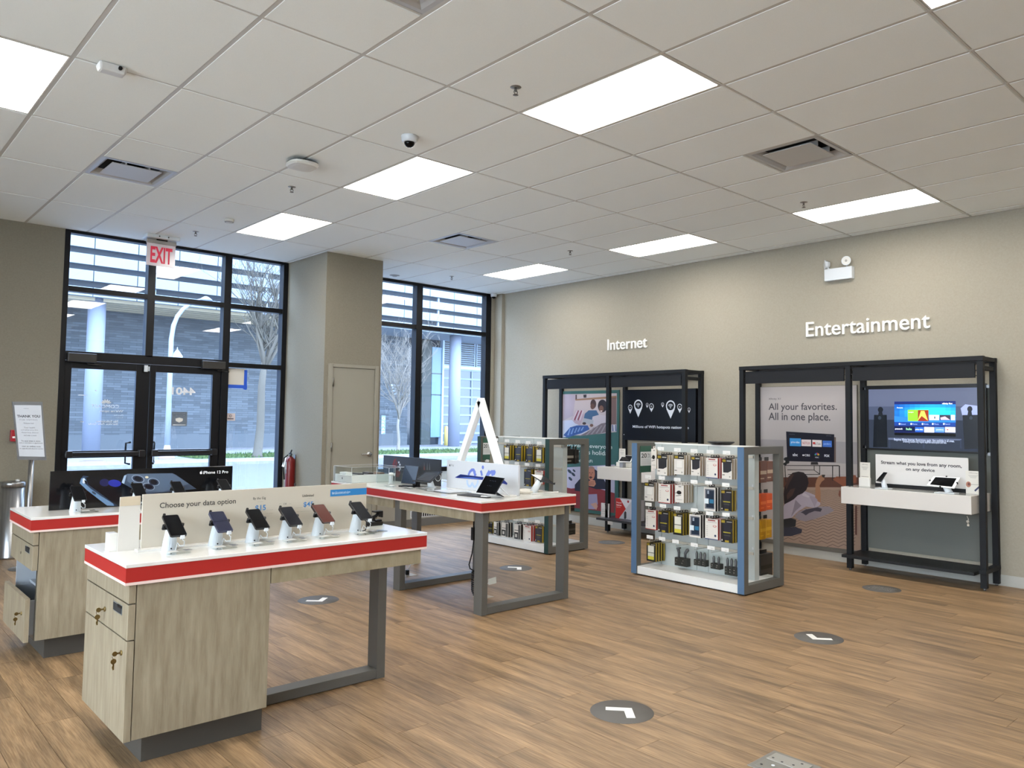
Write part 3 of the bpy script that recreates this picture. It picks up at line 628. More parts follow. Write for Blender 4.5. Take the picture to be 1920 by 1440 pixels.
# ================================================================ counters and display tables
TZ = .89
def top_parts(t, x0, x1, y0, y1):
    bx('tabletop', t, x0, y0, TZ-.016, x1, y1, TZ, GLOSSW, .002)
    bx('red_band', t, x0+.002, y0+.002, .812, x1-.002, y1-.002, TZ-.016, RED)
    bx('lower_edge', t, x0+.001, y0+.001, .800, x1-.001, y1-.001, .812, M('e2c9c0', .4))
def leg_loop(t, x0, x1, y0, y1, zt, left=True, base_only=False):
    g = M('5e5c57', .4, spec=.35)
    if left: bx('leg', t, x0, y0, 0, x0+.058, y1, zt, g, .002)
    bx('leg', t, x1-.058, y0, 0, x1, y1, zt, g, .002)
    bx('foot_rail', t, x0+(.058 if left else 0), y0, .004, x1-.058, y1, .058, g, .002)
def keys(t, x, y, z, parent):
    """brass cam lock with two keys on a ring, on a face looking to -X"""
    build(MB().cyl((x+.002, y, z), (x-.006, y, z), .011, BRASS, 14), 'lock', parent)
    mb = MB()
    mb.box(x-.020, y-.0015, z-.003, x-.006, y+.0015, z+.004, BRASS).cyl((x-.028, y-.0015, z), (x-.028, y+.0015, z), .0105, BRASS, 14)
    mb.tube([(x-.034, y, z), (x-.037, y+.003, z-.012), (x-.032, y+.003, z-.022)], .0012, STEEL, 5)
    mb.cyl((x-.031, y+.0015, z-.032), (x-.031, y+.004, z-.032), .0115, BRASS, 14); mb.box(x-.034, y+.0015, z-.068, x-.028, y+.004, z-.042, BRASS).box(x-.036, y+.0015, z-.062, x-.034, y+.004, z-.052, BRASS)
    build(mb, 'keys', parent)
def counter(yo, label, t3=False):
    t = thing('display_counter', label, 'counter', (-.3, yo+.05, 0))
    X1 = .935
    top_parts(t, -.630, X1, yo-.285, yo+.395)
    bx('side_panel', t, -.577, yo-.270, .138, .025, yo-.250, .800, WOOD, .001)
    bx('end_filler', t, -.582, yo-.255, .14, -.576, yo-.249, .80, M('4a443a'))
    if not t3: bx('cabinet_body', t, -.579, yo-.250, .14, .025, yo+.385, .798, M('8d8674', .6))
    else:
        mb = MB(); I_ = M('a8adb2', .5)      # hollow carcase with an open compartment
        mb.box(-.579, yo-.250, .14, .02, yo-.235, .798, I_).box(-.579, yo+.37, .14, .02, yo+.385, .798, I_).box(.0, yo-.235, .14, .025, yo+.37, .798, I_)
        mb.box(-.579, yo-.235, .56, .0, yo+.37, .798, I_).box(-.579, yo-.235, .14, .0, yo+.37, .16, I_).box(-.50, yo-.235, .385, .0, yo+.37, .40, I_); build(mb, 'cabinet_body', t)
    bx('kick_plinth', t, -.508, yo-.178, 0, .045, yo+.30, .14, M('4a4640', .5, spec=.3), .002)
    fr = []
    bx('fascia', t, -.610, yo-.272, .720, -.581, yo+.408, .799, WOOD, .001)
    d = bx('drawer', t, -.610, yo-.272, .565, -.581, yo+.408, .714, WOOD, .001)
    if not t3: keys(t, -.610, yo+.072, .635, d)
    else: build(MB().cyl((-.608, yo+.08, .63), (-.613, yo+.08, .63), .008, M('6a6250', .4, .6), 10), 'lock', d)
    mb = MB().box(-.6115, yo-.187, .655, -.6085, yo-.055, .697, M('8b9092', .3, .5)).box(-.613, yo-.182, .660, -.610, yo-.060, .692, M('232629', .6)).box(-.614, yo-.185, .684, -.609, yo-.125, .695, BLACK); build(mb, 'pull_slot', d)
    if not t3:
        d = bx('door', t, -.610, yo-.272, .137, -.581, yo+.408, .559, WOOD, .001); keys(t, -.610, yo-.205, .500, d)
    else:
        d = thing('drawer', None, None, t['_o']); COL.objects.unlink(d); COL.objects.link(d); d.parent = t; d.location = (0, 0, 0)
        bx('drawer_front', d, -.638, yo-.275, .137, -.612, yo+.405, .40, WOOD, .001)
        bx('drawer_side', d, -.612, yo-.22, .165, -.25, yo-.205, .375, M('9aa0a6', .5)); bx('drawer_side', d, -.612, yo+.34, .165, -.25, yo+.355, .375, M('9aa0a6', .5))
        bx('drawer_floor', d, -.612, yo-.205, .165, -.25, yo+.34, .18, M('9aa0a6', .5))
        keys(t, -.638, yo-.19, .30, d)
    mb = MB().box(.030, yo-.268, .722, .905, yo-.250, .800, WOODH).box(.887, yo-.25, .722, .905, yo+.385, .800, WOODH).box(.030, yo+.367, .722, .905, yo+.385, .800, WOODH)
    build(mb, 'apron', t, .001)
    leg_loop(t, .045, .923, yo+.10, yo+.20, .80, left=False)
    return t
counter(0, 'pale wood display counter with red edge and closed drawers, nearest the viewer')
counter(1.945, 'pale wood display counter with an open drawer, behind the nearest one', True)
t = thing('tray', 'black tray lying in the open drawer of the rear counter', 'tray', (-.4, 1.9, .40))
bx('body', t, -.49, 1.745, .40, -.25, 2.02, .425, BLACK, .004); bx('recess', t, -.475, 1.76, .4245, -.265, 2.005, .4265, M('08080a', .3))
# ---- phone holder stands
def phone_stand():
    t = thing('phone_stand', '', 'phone stand', (0, 0, 0)); m = M('ccd3d8', .35)
    # leaning oval post: wide base, narrower head
    mb = MB(); n = 20; rings = []
    for z, y, ra, rb in ((0, .012, .034, .030), (.012, .010, .033, .029), (.05, .001, .030, .026), (.09, -.010, .026, .022), (.112, -.020, .024, .020), (.124, -.027, .020, .017)):
        rings.append([(ra*math.cos(2*PI*i/n), y + rb*math.sin(2*PI*i/n), z + (.010*math.sin(2*PI*i/n) if z > .1 else 0)) for i in range(n)])
    for ra, rb in zip(rings, rings[1:]):
        for i in range(n): mb.face((ra[i], ra[(i+1) % n], rb[(i+1) % n], rb[i]), m, True)
    mb.face(rings[-1], m); build(mb, 'post', t)
    # bracket plane: centre (0,-.035,.122), tilted back
    c = Vector((0, -.035, .119)); u_ = Vector((0, .86, .51)).normalized(); n_ = Vector((0, -.51, .86)).normalized(); r_ = Vector((1, 0, 0))
    mb = MB(); B = lambda a, b, k: c + r_*a + u_*b + n_*k
    mb.hexa([B(-.018, -.03, -.016), B(.018, -.03, -.016), B(.018, .03, -.016), B(-.018, .03, -.016), B(-.018, -.03, -.006), B(.018, -.03, -.006), B(.018, .03, -.006), B(-.018, .03, -.006)], PLAS)
    for a, b in ((-.042, .0), (.042, .0), (-.02, .082), (.022, -.082)):
        if abs(a) > .03: q = [(a, b-.009), (a, b+.009)]; s_ = 1 if a > 0 else -1; mb.hexa([B(0, b-.007, -.014), B(a, b-.007, -.014), B(a, b+.007, -.014), B(0, b+.007, -.014), B(0, b-.007, -.008), B(a, b-.007, -.008), B(a, b+.007, -.008), B(0, b+.007, -.008)], PLAS); mb.cyl(B(a, b, -.014), B(a, b, .010), .0075, PLAS, 8)
        else: mb.hexa([B(a-.006, 0, -.014), B(a+.006, 0, -.014), B(a+.006, b, -.014), B(a-.006, b, -.014), B(a-.006, 0, -.009), B(a+.006, 0, -.009), B(a+.006, b, -.009), B(a-.006, b, -.009)], PLAS); mb.cyl(B(a, b, -.014), B(a, b, .010), .0065, PLAS, 8)
    build(mb, 'clamp', t)
    pts = [B(.016, -.083, 0), B(.02, -.098, -.01), (.03, -.105, .055), (.036, -.085, .03), (.026, -.06, .026), (.02, -.045, .04), (.016, -.036, .01), (.012, -.034, .002)]
    build(MB().box(.008, -.122, .068, .026, -.108, .084, WPLAS).tube(pts, .0022, WPLAS, 6), 'charging_cable', t)
    build(MB().cyl((0, -.018, .012), (0, -.022, .012), .0035, BLACK, 8), 'screw', t)
    return t
def phone(scr, body='15161a'):
    t = thing('smartphone', '', 'phone', (0, 0, 0))
    c = Vector((0, 0, 0)); u_ = Vector((0, .86, .51)).normalized(); n_ = Vector((0, -.51, .86)).normalized(); r_ = Vector((1, 0, 0))
    def outline(w, h, rr, k):
        o = []
        for sx, sy, a0 in ((1, 1, 0), (-1, 1, 90), (-1, -1, 180), (1, -1, 270)):
            for q in range(4): a = math.radians(a0 + q*30); o.append(c + r_*(sx*(w-rr) + rr*math.cos(a)) + u_*(sy*(h-rr) + rr*math.sin(a)) + n_*k)
        return o
    build(MB().prism(outline(.037, .079, .008, -.006), n_, .009, M(body, .3)), 'body', t)
    build(MB().poly(outline(.0345, .0765, .006, .0034), scr), 'screen', t)
    return t
S0 = phone_stand()
ST = [(-.369, -.03, '15161a', SCREEN, 'plain black'), (-.148, -.022, '31344a', M('23263a', .12), 'blue-screened folding'), (.035, -.03, '15161a', SCREEN, 'black'), (.213, -.03, '15161a', M('10121b', .08), 'black'), (.403, -.022, '2a1512', M('4a1f17', .12, emit=.12), 'red-screened'), (.631, -.026, '15161a', M('0c1018', .08), 'black')]
ordn = ['first', 'second', 'third', 'fourth', 'fifth', 'sixth']
used = False; PC = {}
for k, (x, y, bc, sm, ds) in enumerate(ST):
    place(S0, used, (x, y-.0, TZ), 0, 'white leaning phone stand, %s from the left on the nearest counter' % ordn[k], 'phone stands on the nearest counter'); used = True
    key = (bc, sm.name)
    if key not in PC: PC[key] = phone(sm, bc); p = PC[key]
    else: p = dup(PC[key])
    p.location = (x+.002, y-.045, TZ+.122); tag(p, '%s smartphone held by the %s stand from the left, nearest counter' % (ds, ordn[k]), None, 'phones on the nearest counter')
    if k == 1:
        f_ = MB().box(-.034, -.002, -.001, .034, .002, .0045, M('141625')); o = build(f_, 'fold_line', p); o.location = (0, 0, 0)
T3S = [(-.345, 1.86), (.03, 1.885), (.29, 1.885), (.62, 1.885)]
for k, (x, y) in enumerate(T3S):
    place(S0, True, (x, y, TZ), 0, 'white leaning phone stand, %s from the left on the rear counter' % ordn[k], 'phone stands on the rear counter')
    p = dup(PC[('15161a', SCREEN.name)]); p.location = (x+.002, y-.045, TZ+.122); tag(p, 'black smartphone held by the %s stand from the left, rear counter' % ordn[k], None, 'phones on the rear counter')
# ---- clear info blocks in front of each phone
def info_block():
    t = thing('info_block', '', 'label holder', (0, 0, 0)); bx('block', t, -.045, -.035, .0005, .06, .035, .012, ACRYL, .002)
    bx('card', t, -.035, -.022, .0125, .010, .022, .0132, M('c9c8c4', .5)); bx('barcode', t, .045, -.015, .0125, .072, .03, .0134, M('7d7d80', .5)); return t
I0 = info_block()
for k, (x, y, *_) in enumerate(ST):
    place(I0, k > 0, (x-.01, y-.105, TZ), 0, 'flat clear label block before the %s phone from the left, nearest counter' % ordn[k], 'clear label blocks on the nearest counter')
for k, (x, y) in enumerate(T3S[:1]): place(I0, True, (x+.05, y-.09, TZ), 0, 'flat clear label block before the left phone on the rear counter')
# ---- big header sign of the nearest counter
t = thing('counter_sign', 'long cream sign reading Choose your data option on the counter', 'sign', (.1, .06, TZ))
CREAM = M('bdb5a6', .5)
bx('board', t, -.472, .055, TZ, .742, .067, 1.152, CREAM, .001)
bx('base_strip', t, -.50, .005, TZ, .70, .055, TZ+.010, GLOSSW, .001)
mb = MB(); p = Pl(mb, 'y', .055); INK = M('3b3a38', .6); BLUE = M('2f78b6', .6); G5 = M('8d8980', .6)
f8 = crop(130, 870, 4.8); f1 = crop(450, 870, 4.8)
A_ = p.px(*f8(812, 402)); B_ = p.px(*f8(1497, 372)); p.text('Choose your data option', A_[0], A_[1]-.006, B_[0]-A_[0], .034, INK, 0, ex=.012)
p.text('By the Gig', *p.px(*f1(118, 328)), .068, .016, INK, 0, ex=.01)
p.text('Postpaid', *p.px(*f1(158, 345)), .03, .004, G5, 0)
p.text('$15', *p.px(*f1(135, 428)), .058, .032, BLUE, 0, ex=.012); p.text('per month', *p.px(*f1(240, 420)), .035, .005, G5, 0); p.text('plus taxes and fees', *p.px(*f1(205, 455)), .055, .005, G5, 0); p.text('per line', *p.px(*f1(205, 475)), .03, .004, G5, 0)
p.text('OR', *p.px(*f1(388, 370)), .021, .011, M('6d6a64'), 0)
for a, b in ((350, 378), (438, 466)): x_, z_ = p.px(*f1(a, 360)); p.rect(x_, z_, x_+.014, z_+.001, G5)
p.text('Unlimited', *p.px(*f1(560, 298)), .068, .014, INK, 0, ex=.01); p.text('Postpaid', *p.px(*f1(605, 314)), .026, .004, G5, 0)
p.text('$45', *p.px(*f1(570, 392)), .058, .030, BLUE, 0, ex=.012); p.text('starting at', *p.px(*f1(500, 402)), .04, .006, G5, 0); p.text('20 GB of high-speed data per line', *p.px(*f1(510, 435)), .085, .005, G5, 0)
a0, b0 = p.px(*f1(812, 293)); a1, b1 = p.px(*f1(1133, 215)); p.rect(a0, b0, .7415, b1, M('2a79b5', .5), 0)
p.text('Now 5G is included with all new', a0+.01, b1-.021, .115, .010, M('d4e2ec'), 1); p.text('data options at no extra cost', a0+.01, b0+.009, .105, .010, M('d4e2ec'), 1)
build(mb, 'print', t)
t = thing('end_panel', 'blank cream end panel with a grey top band left of the counter sign', 'sign', (-.52, .09, TZ))
build(MB().slab([(-.566, .085, TZ), (-.476, .075, TZ), (-.476, .075, 1.145), (-.562, .085, 1.142)], (0, 1, 0), .008, M('c4bfb6', .5)), 'panel', t)
build(MB().slab([(-.564, .084, 1.10), (-.476, .074, 1.102), (-.476, .074, 1.145), (-.562, .084, 1.142)], (0, -1, 0), .0006, M('bdae96', .5)), 'top_band', t)
t = thing('sign_post', 'short white block supporting the left end of the counter sign', 'block', (-.585, .13, TZ)); bx('block', t, -.600, .10, TZ, -.562, .16, TZ+.085, GLOSSW, .002)
# black clamp on the right end of the near counter
t = thing('clamp_mount', 'black clamp holder lying at the right end of the nearest counter', 'phone holder', (.85, .155, TZ))
build(MB().box(.80, .12, TZ, .90, .19, TZ+.022, PLAS).box(.86, .13, TZ+.022, .90, .17, TZ+.032, PLAS), 'base', t, .004)
build(MB().tube([(.82, .15, TZ+.02), (.84, .15, TZ+.045), (.87, .15, TZ+.055), (.885, .15, TZ+.075)], .010, PLAS, 8).cyl((.84, .13, TZ+.04), (.84, .17, TZ+.04), .012, PLAS, 10), 'arm', t)
build(MB().box(.85, .13, TZ+.075, .905, .17, TZ+.084, PLAS).box(.895, .13, TZ+.045, .905, .17, TZ+.08, PLAS), 'jaw', t, .002)
build(MB().tube([(.64, -.06, TZ+.09), (.68, -.07, TZ+.05), (.67, -.06, TZ+.01), (.645, -.05, TZ+.004)], .003, BLACK), 'cable', t)
t = thing('card_stand', 'tiny clear card stand at the right end of the nearest counter', 'label holder', (.70, -.02, TZ))
bx('foot', t, .66, -.12, TZ, .78, -.05, TZ+.004, ACRYL); bx('upright', t, .70, -.052, TZ+.004, .80, -.048, TZ+.05, ACRYL)
# ---- dark product sign on the rear counter
t = thing('counter_sign', 'long black sign with a huge phone picture on the rear counter', 'sign', (.15, 2.0, TZ))
YS = 2.0
bx('board', t, -.470, YS, TZ, .742, YS+.012, 1.147, M('101114', .12), .001)
mb = MB(); p = Pl(mb, 'y', YS); fl = crop(0, 860, 4.2356)
NV = M('3f4c60', .3); NV2 = M('56667c', .3); EDG = M('9fb4cc', .25); DK = M('0a0b0e', .2)
p.ppoly([(660, 135), (700, 140), (770, 205), (840, 265), (940, 330), (940, 375), (855, 372), (790, 325), (700, 255), (632, 195), (640, 160)], M('2a3a52', .3), 0, fl)
p.ppoly([(632, 195), (645, 158), (668, 150), (684, 170), (674, 196), (720, 238), (800, 295), (900, 358), (905, 375), (850, 372), (780, 320), (690, 250)], M('6b8bb0', .25), 1, fl)
p.ppoly([(655, 160), (668, 155), (680, 172), (668, 200), (655, 190)], M('d5dde4', .2), 2, fl); p.ppoly([(668, 175), (673, 170), (690, 185), (684, 205)], DK, 3, fl)
p.pell(745, 272, 20, 8, M('24354d'), 3, 12, fl, .6)
p.ppoly([(683, 150), (720, 140), (950, 140), (1000, 170), (1120, 300), (940, 375), (900, 350), (700, 205)], M('101218', .15), 0.5, fl)
p.pell(910, 195, 52, 28, M('27309a', .3), 1, 18, fl, .1); p.pell(830, 190, 40, 30, M('1c1f4a', .3), .8, 16, fl)
p.ppoly([(965, 190), (985, 135), (1010, 120), (1370, 115), (1400, 130), (1560, 240), (1130, 285), (1000, 210)], NV, 1.5, fl)
p.ppoly([(1010, 122), (1365, 117), (1395, 132), (1500, 200), (1300, 262), (1150, 265), (1010, 180)], NV2, 1.8, fl)
p.ppoly([(965, 190), (985, 135), (1005, 128), (985, 200)], EDG, 2, fl)
for cx_, cy_, rx_, ry_ in ((1095, 160, 52, 30), (1220, 185, 48, 30), (1180, 222, 50, 28)):
    p.pell(cx_, cy_, rx_, ry_, M('93a3b8', .2), 2.2, 20, fl, .25); p.pell(cx_, cy_, rx_*.86, ry_*.84, M('30384a', .2), 2.6, 20, fl, .25); p.pell(cx_, cy_, rx_*.6, ry_*.6, M('141722', .1), 3, 18, fl, .25)
p.pell(1165, 147, 14, 9, M('d8cdb0'), 2.4, 10, fl)
p.ptext('iPhone 12 Pro', 1612, 122, 1812, 92, M('e8e8ea'), 2, fl, ex=.015)
def apple(p, a, b, s, m, k=2):   # round fruit mark with a bite and a leaf
    p.poly([(a + s*x, b + s*y) for x, y in ((0, .42), (.12, .45), (.28, .42), (.38, .3), (.27, .2), (.25, .02), (.4, -.1), (.33, -.3), (.2, -.45), (.08, -.42), (0, -.4), (-.08, -.42), (-.2, -.45), (-.33, -.3), (-.42, -.05), (-.38, .25), (-.25, .42), (-.12, .45))], m, k)
    p.poly([(a + s*x, b + s*y) for x, y in ((0, .5), (.04, .66), (.2, .74), (.17, .58))], m, k)
a_, b_ = p.px(*fl(1596, 112)); apple(p, a_, b_, .022, M('e8e8ea'))
build(mb, 'print', t)
# ---- the long table between counters and racks
t2 = thing('display_table', 'long white table with red edge and grey frame legs', 'table', (2.75, 2.0, 0))
top_parts(t2, 2.215, 3.275, .80, 3.17)
mb = MB(); a, b, c, d = 2.245, 3.245, .835, 3.135
mb.box(a+.0, c+.1, .722, a+.018, 1.98, .80, WOODH).box(a, 2.08, .722, a+.018, 3.04, .80, WOODH).box(b-.018, c, .722, b, d, .80, WOODH).box(a+.085, c-.0, .722, b-.07, c+.018, .80, WOODH).box(a, d-.018, .722, b, d, .80, WOODH)
build(mb, 'apron', t2, .001)
for y in (.835, 1.98, 3.035): leg_loop(t2, 2.262, 3.225, y, y+.1, .80)
# cable and floor outlets under the table
t = thing('power_cable', 'black cable hanging under the long table with a coiled lower end', 'cable', (2.31, 1.02, 0))
build(MB().box(2.30, 1.0, .56, 2.335, 1.03, .66, BLACK).tube([(2.31, 1.01, .78), (2.312, 1.01, .66)], .006, BLACK).tube([(2.315, 1.01, .56), (2.315, 1.03, .45), (2.31, 1.06, .36), (2.312, 1.05, .33), (2.325, 1.02, .315), (2.33, 1.0, .32)], .006, BLACK), 'lead', t)
mb = MB(); pts = []
for k in range(150): a = k*2*PI/9; z = .31 - k*.00165; pts.append((2.327 + .022*math.cos(a) + max(0, k-90)*.0005, 1.01 + .022*math.sin(a) - max(0, k-90)*.0005, z))
mb.tube(pts, .0055, BLACK, 5); mb.tube([pts[-1], (2.40, .98, .03), (2.5, 1.1, .008), (2.62, 1.3, .008), (2.67, 1.34, .012)], .005, BLACK); build(mb, 'coil', t)
for (x, y, lb) in ((2.70, 1.34, 'open brass floor outlet flap with a black plug beside the near table leg'), (2.72, 2.52, 'open floor outlet flap with plugs beside the second table leg')):
    t = thing('floor_outlet', lb, 'floor outlet', (x, y, 0))
    bx('plate', t, x-.075, y-.075, 0, x+.06, y+.06, .004, M('b9ad9a', .35, .5), .001)
    bx('plug', t, x-.03, y-.02, .004, x+.0, y+.01, .05, BLACK, .004)
    build(MB().hexa([(x+.03, y-.03, .10), (x+.1, y-.05, .11), (x+.1, y-.047, .11), (x+.03, y-.027, .10), (x+.025, y-.03, .15), (x+.095, y-.05, .165), (x+.095, y-.047, .165), (x+.025, y-.027, .15)], M('d7d8cf', .5)).tube([(x, y, .05), (x+.01, y-.01, .09), (x+.03, y-.028, .12)], .003, WPLAS), 'label_tag', t)
# ---- items on the long table
def clear_case(label, x0, y0, x1, y1, h):
    t = thing('acrylic_case', label, 'display case', ((x0+x1)/2, (y0+y1)/2, TZ)); w = .004
    for b in ((x0, y0, x1, y0+w), (x0, y1-w, x1, y1), (x0, y0+w, x0+w, y1-w), (x1-w, y0+w, x1, y1-w)): bx('side', t, b[0], b[1], TZ, b[2], b[3], TZ+h, ACRYL)
    bx('lid', t, x0, y0, TZ+h, x1, y1, TZ+h+w, ACRYL, .001)
    E_ = M('c2c8cc', .2); mb = MB()
    for x in (x0, x1): mb.box(x-.0015, y0, TZ+h+w-.001, x+.0015, y1, TZ+h+w+.001, E_); 
    for y in (y0, y1): mb.box(x0, y-.0015, TZ+h+w-.001, x1, y+.0015, TZ+h+w+.001, E_)
    for x in (x0, x1):
        for y in (y0, y1): mb.box(x-.0015, y-.0015, TZ, x+.0015, y+.0015, TZ+h, E_)
    build(mb, 'edges', t); return t
clear_case('long clear acrylic case over watch boxes at the far table end', 2.225, 2.79, 2.72, 3.14, .15)
t = thing('plinth_box', 'white plinth with a small black logo inside the long clear case', 'box', (2.4, 2.96, TZ))
bx('plinth', t, 2.235, 2.81, TZ, 2.71, 3.13, TZ+.075, GLOSSW, .003)
mb = MB(); p = Pl(mb, 'x', 2.235); apple(p, -2.985, TZ+.038, .022, M('26282c'), 0); build(mb, 'logo', t)
for k, (x, y, w, l, h, c, lb) in enumerate(((2.30, 3.03, .07, .12, .018, 'd9d9d4', 'small white box on the plinth, left end of the clear case'), (2.38, 2.95, .05, .16, .010, '2b2b2e', 'black watch strap lying on the plinth in the clear case'), (2.50, 2.95, .05, .13, .014, '3a2f2a', 'dark brown watch strap lying on the plinth in the clear case'), (2.60, 2.90, .05, .12, .012, '8a6a56', 'tan watch strap at the right of the plinth in the clear case'))):
    t = thing('watch_strap' if k else 'small_box', lb, 'strap' if k else 'box', (x, y, TZ+.075)); mb = MB()
    if k:
        for q in range(6): mb.hexa([(x-w/2+q*w/6, y-l/2, TZ+.0755+.004*math.sin(q*.6)), (x-w/2+(q+1)*w/6, y-l/2, TZ+.0755+.004*math.sin((q+1)*.6)), (x-w/2+(q+1)*w/6, y+l/2, TZ+.0755+.004*math.sin((q+1)*.6)), (x-w/2+q*w/6, y+l/2, TZ+.0755+.004*math.sin(q*.6)), (x-w/2+q*w/6, y-l/2, TZ+.0755+h), (x-w/2+(q+1)*w/6, y-l/2, TZ+.0755+h), (x-w/2+(q+1)*w/6, y+l/2, TZ+.0755+h), (x-w/2+q*w/6, y+l/2, TZ+.0755+h)], M(c, .5))
    else: mb.box(x-w/2, y-l/2, TZ+.0755, x+w/2, y+l/2, TZ+.0755+h, M(c, .5))
    build(mb, 'band' if k else 'carton', t)
clear_case('square clear acrylic case with white earphones on the long table', 2.46, 2.50, 2.66, 2.72, .155)
t = thing('earphones', 'white wireless earphones case propped on a post in the clear case', 'earphones', (2.53, 2.57, TZ))
bx('post', t, 2.52, 2.56, TZ, 2.545, 2.585, TZ+.075, WPLAS, .003)
build(MB().lathe((2.53, 2.57, TZ+.092), [(0, -.018), (.02, -.014), (.028, 0), (.02, .014), (0, .018)], GLOSSW, 16), 'case', t)
build(MB().cyl((2.55, 2.55, TZ+.075), (2.555, 2.545, TZ+.10), .006, WPLAS, 8), 'earbud', t)
# dark board sign facing the windows side
t = thing('counter_sign', 'black sign board with a red and white picture on the long table', 'sign', (2.76, 2.55, TZ))
bx('board', t, 2.75, 2.07, TZ, 2.765, 3.063, 1.14, M('2c2e33', .3), .002)
mb = MB(); p = Pl(mb, 'x', 2.75); ft = crop(620, 840, 8)
p.ppoly([(925, 250), (950, 170), (985, 155), (1000, 235), (970, 300)], M('6b2a2c'), 0, ft)
p.ppoly([(960, 255), (985, 170), (992, 175), (972, 255)], M('31333a'), 1, ft)
for x_, y_ in ((1025, 215), (1040, 250), (1020, 285), (1045, 310), (1030, 335)): p.pell(x_, y_, 12, 16, M('b9bcc2'), 1, 10, ft)
p.ppoly([(980, 340), (1030, 330), (1050, 370), (1020, 440), (980, 430)], M('6b3a38'), 1, ft)
for x_ in (1405, 1450, 1485): p.ppoly([(x_-12, 330), (x_, 210), (x_+10, 330)], M('63676b'), 0, ft)
p.ppoly([(1395, 330), (1405, 250), (1420, 330)], M('7a4a44'), 1, ft)
build(mb, 'print', t)
# ---- tablets
def tablet(label, corners, body='141519', scr=None, thick=.008, inset=.93, grp=None):
    """corners: TL TR BR BL on the screen side"""
    c = [Vector(q) for q in corners]; n = (c[1]-c[0]).cross(c[3]-c[0]).normalized()
    if n.dot(CP - c[0]) < 0: n = -n
    t = thing('tablet', label, 'tablet', tuple(sum(c, Vector())/4), grp)
    build(MB().slab(c, -n, thick, M(body, .4)), 'body', t, .002)
    m_ = sum(c, Vector())/4; build(MB().poly([m_ + (q-m_)*inset + n*.0008 for q in c], scr or SCREEN), 'screen', t); return t, n, m_
ft = crop(620, 840, 8); fv = crop(820, 740, 6.4)
Q = lambda f, x, y, X: atx(*f(x, y), X)
c = [Q(ft, 1110, 250, 2.56), Q(ft, 1328, 270, 2.56), Q(ft, 1270, 545, 2.46), Q(ft, 1052, 525, 2.46)]
t, n, m_ = tablet('black tablet standing upright in a keyboard case on the long table', c)
build(MB().slab([(2.40, 2.24, TZ+.001), (2.46, 2.09, TZ+.001), (2.56, 2.12, TZ+.001), (2.50, 2.27, TZ+.001)], (0, 0, 1), .012, PLAS), 'keyboard', t)
build(MB().box(2.50, 2.08, TZ+.01, 2.53, 2.16, TZ+.06, PLAS), 'prop', t)
c = [Q(ft, 1430, 352, 2.66), Q(ft, 1675, 352, 2.66), Q(ft, 1490, 515, 2.47), Q(ft, 1220, 490, 2.47)]
tablet('black tablet tilted back on a white stand on the long table', c)
def tablet_stand(label, x, y, top, ring=True):
    t = thing('tablet_stand', label, 'tablet stand', (x, y, TZ)); m = M('dfe4e6', .35); top = Vector(top)
    build(MB().cone((x, y, TZ), top, .034, .024, m, 18), 'post', t); build(MB().lathe((x, y, TZ), [(.05, 0), (.05, .004), (.034, .008)], m, 20), 'base', t)
    if ring:
        pts = [(x + .06 + .03*math.cos(a), y - .02, TZ + .09 + .03*math.sin(a)) for a in [k*2*PI/14 for k in range(15)]]; build(MB().tube(pts, .0035, WPLAS, 6).tube([pts[6], (x+.02, y-.02, TZ+.12)], .003, WPLAS), 'cable', t)
    return t
tablet_stand('white leaning tablet stand under the tilted tablet on the long table', 2.60, 2.0, (2.59, 2.02, TZ+.085))
t = thing('glass_plate', 'flat clear plate with a leaflet on the long table', 'label holder', (2.5, 1.7, TZ))
bx('plate', t, 2.36, 1.42, TZ, 2.62, 1.80, TZ+.006, ACRYL, .002); bx('leaflet', t, 2.40, 1.46, TZ+.0065, 2.58, 1.74, TZ+.0075, M('c3c8cc', .4)); bx('dark_strip', t, 2.42, 1.70, TZ+.0076, 2.44, 1.78, TZ+.008, M('4a5560'))
for k, (x, y) in enumerate(((2.34, 2.28), (2.37, 2.02), (2.45, 1.93))):
    place(I0, True, (x, y, TZ), PI/2, ('flat clear label block before the earphones case, long table', 'flat clear label block before the upright tablet, long table', 'flat clear label block before the tilted tablet, long table')[k], 'clear label blocks on the long table')
# white tablet sign with blue lettering
t = thing('counter_sign', 'white sign with blue brush lettering and a blue tablet picture', 'sign', (2.78, 1.5, TZ))
bx('board', t, 2.75, .972, TZ, 2.772, 1.969, 1.145, M('c3c6ca', .4), .003)
mb = MB(); p = Pl(mb, 'x', 2.75); BV = M('6a7cc4', .5)
def stroke(pts, w, m, k, f):
    q = [Vector(p.px(*f(*a))) for a in pts]
    for i, a in enumerate(q[:-1]):
        b = q[i+1]; d = (b-a).normalized(); nn = Vector((-d.y, d.x))*w/2; p.poly([a-nn-d*w*.2, b-nn+d*w*.2, b+nn+d*w*.2, a+nn-d*w*.2], m, k + .02*(i % 3))
stroke([(452, 968), (450, 925), (438, 903), (415, 903), (392, 925), (376, 960)], .026, BV, 1, fv); stroke([(440, 915), (445, 940), (462, 965)], .026, BV, 1.2, fv)
stroke([(536, 965), (530, 935), (524, 918)], .026, BV, 1, fv); p.pell(548, 872, 14, 23, BV, 1, 14, fv)
stroke([(590, 985), (605, 950), (624, 918)], .026, BV, 1, fv); stroke([(604, 975), (622, 945), (652, 925), (692, 923)], .026, BV, 1.2, fv); stroke([(693, 923), (684, 948), (655, 962)], .024, BV, 1.3, fv)
stroke([(358, 1030), (362, 1070), (378, 1098), (402, 1098), (420, 1060), (428, 1080), (442, 1108), (466, 1100), (484, 1060), (488, 1030)], .020, M('a6bcdc', .5), 1, fv)
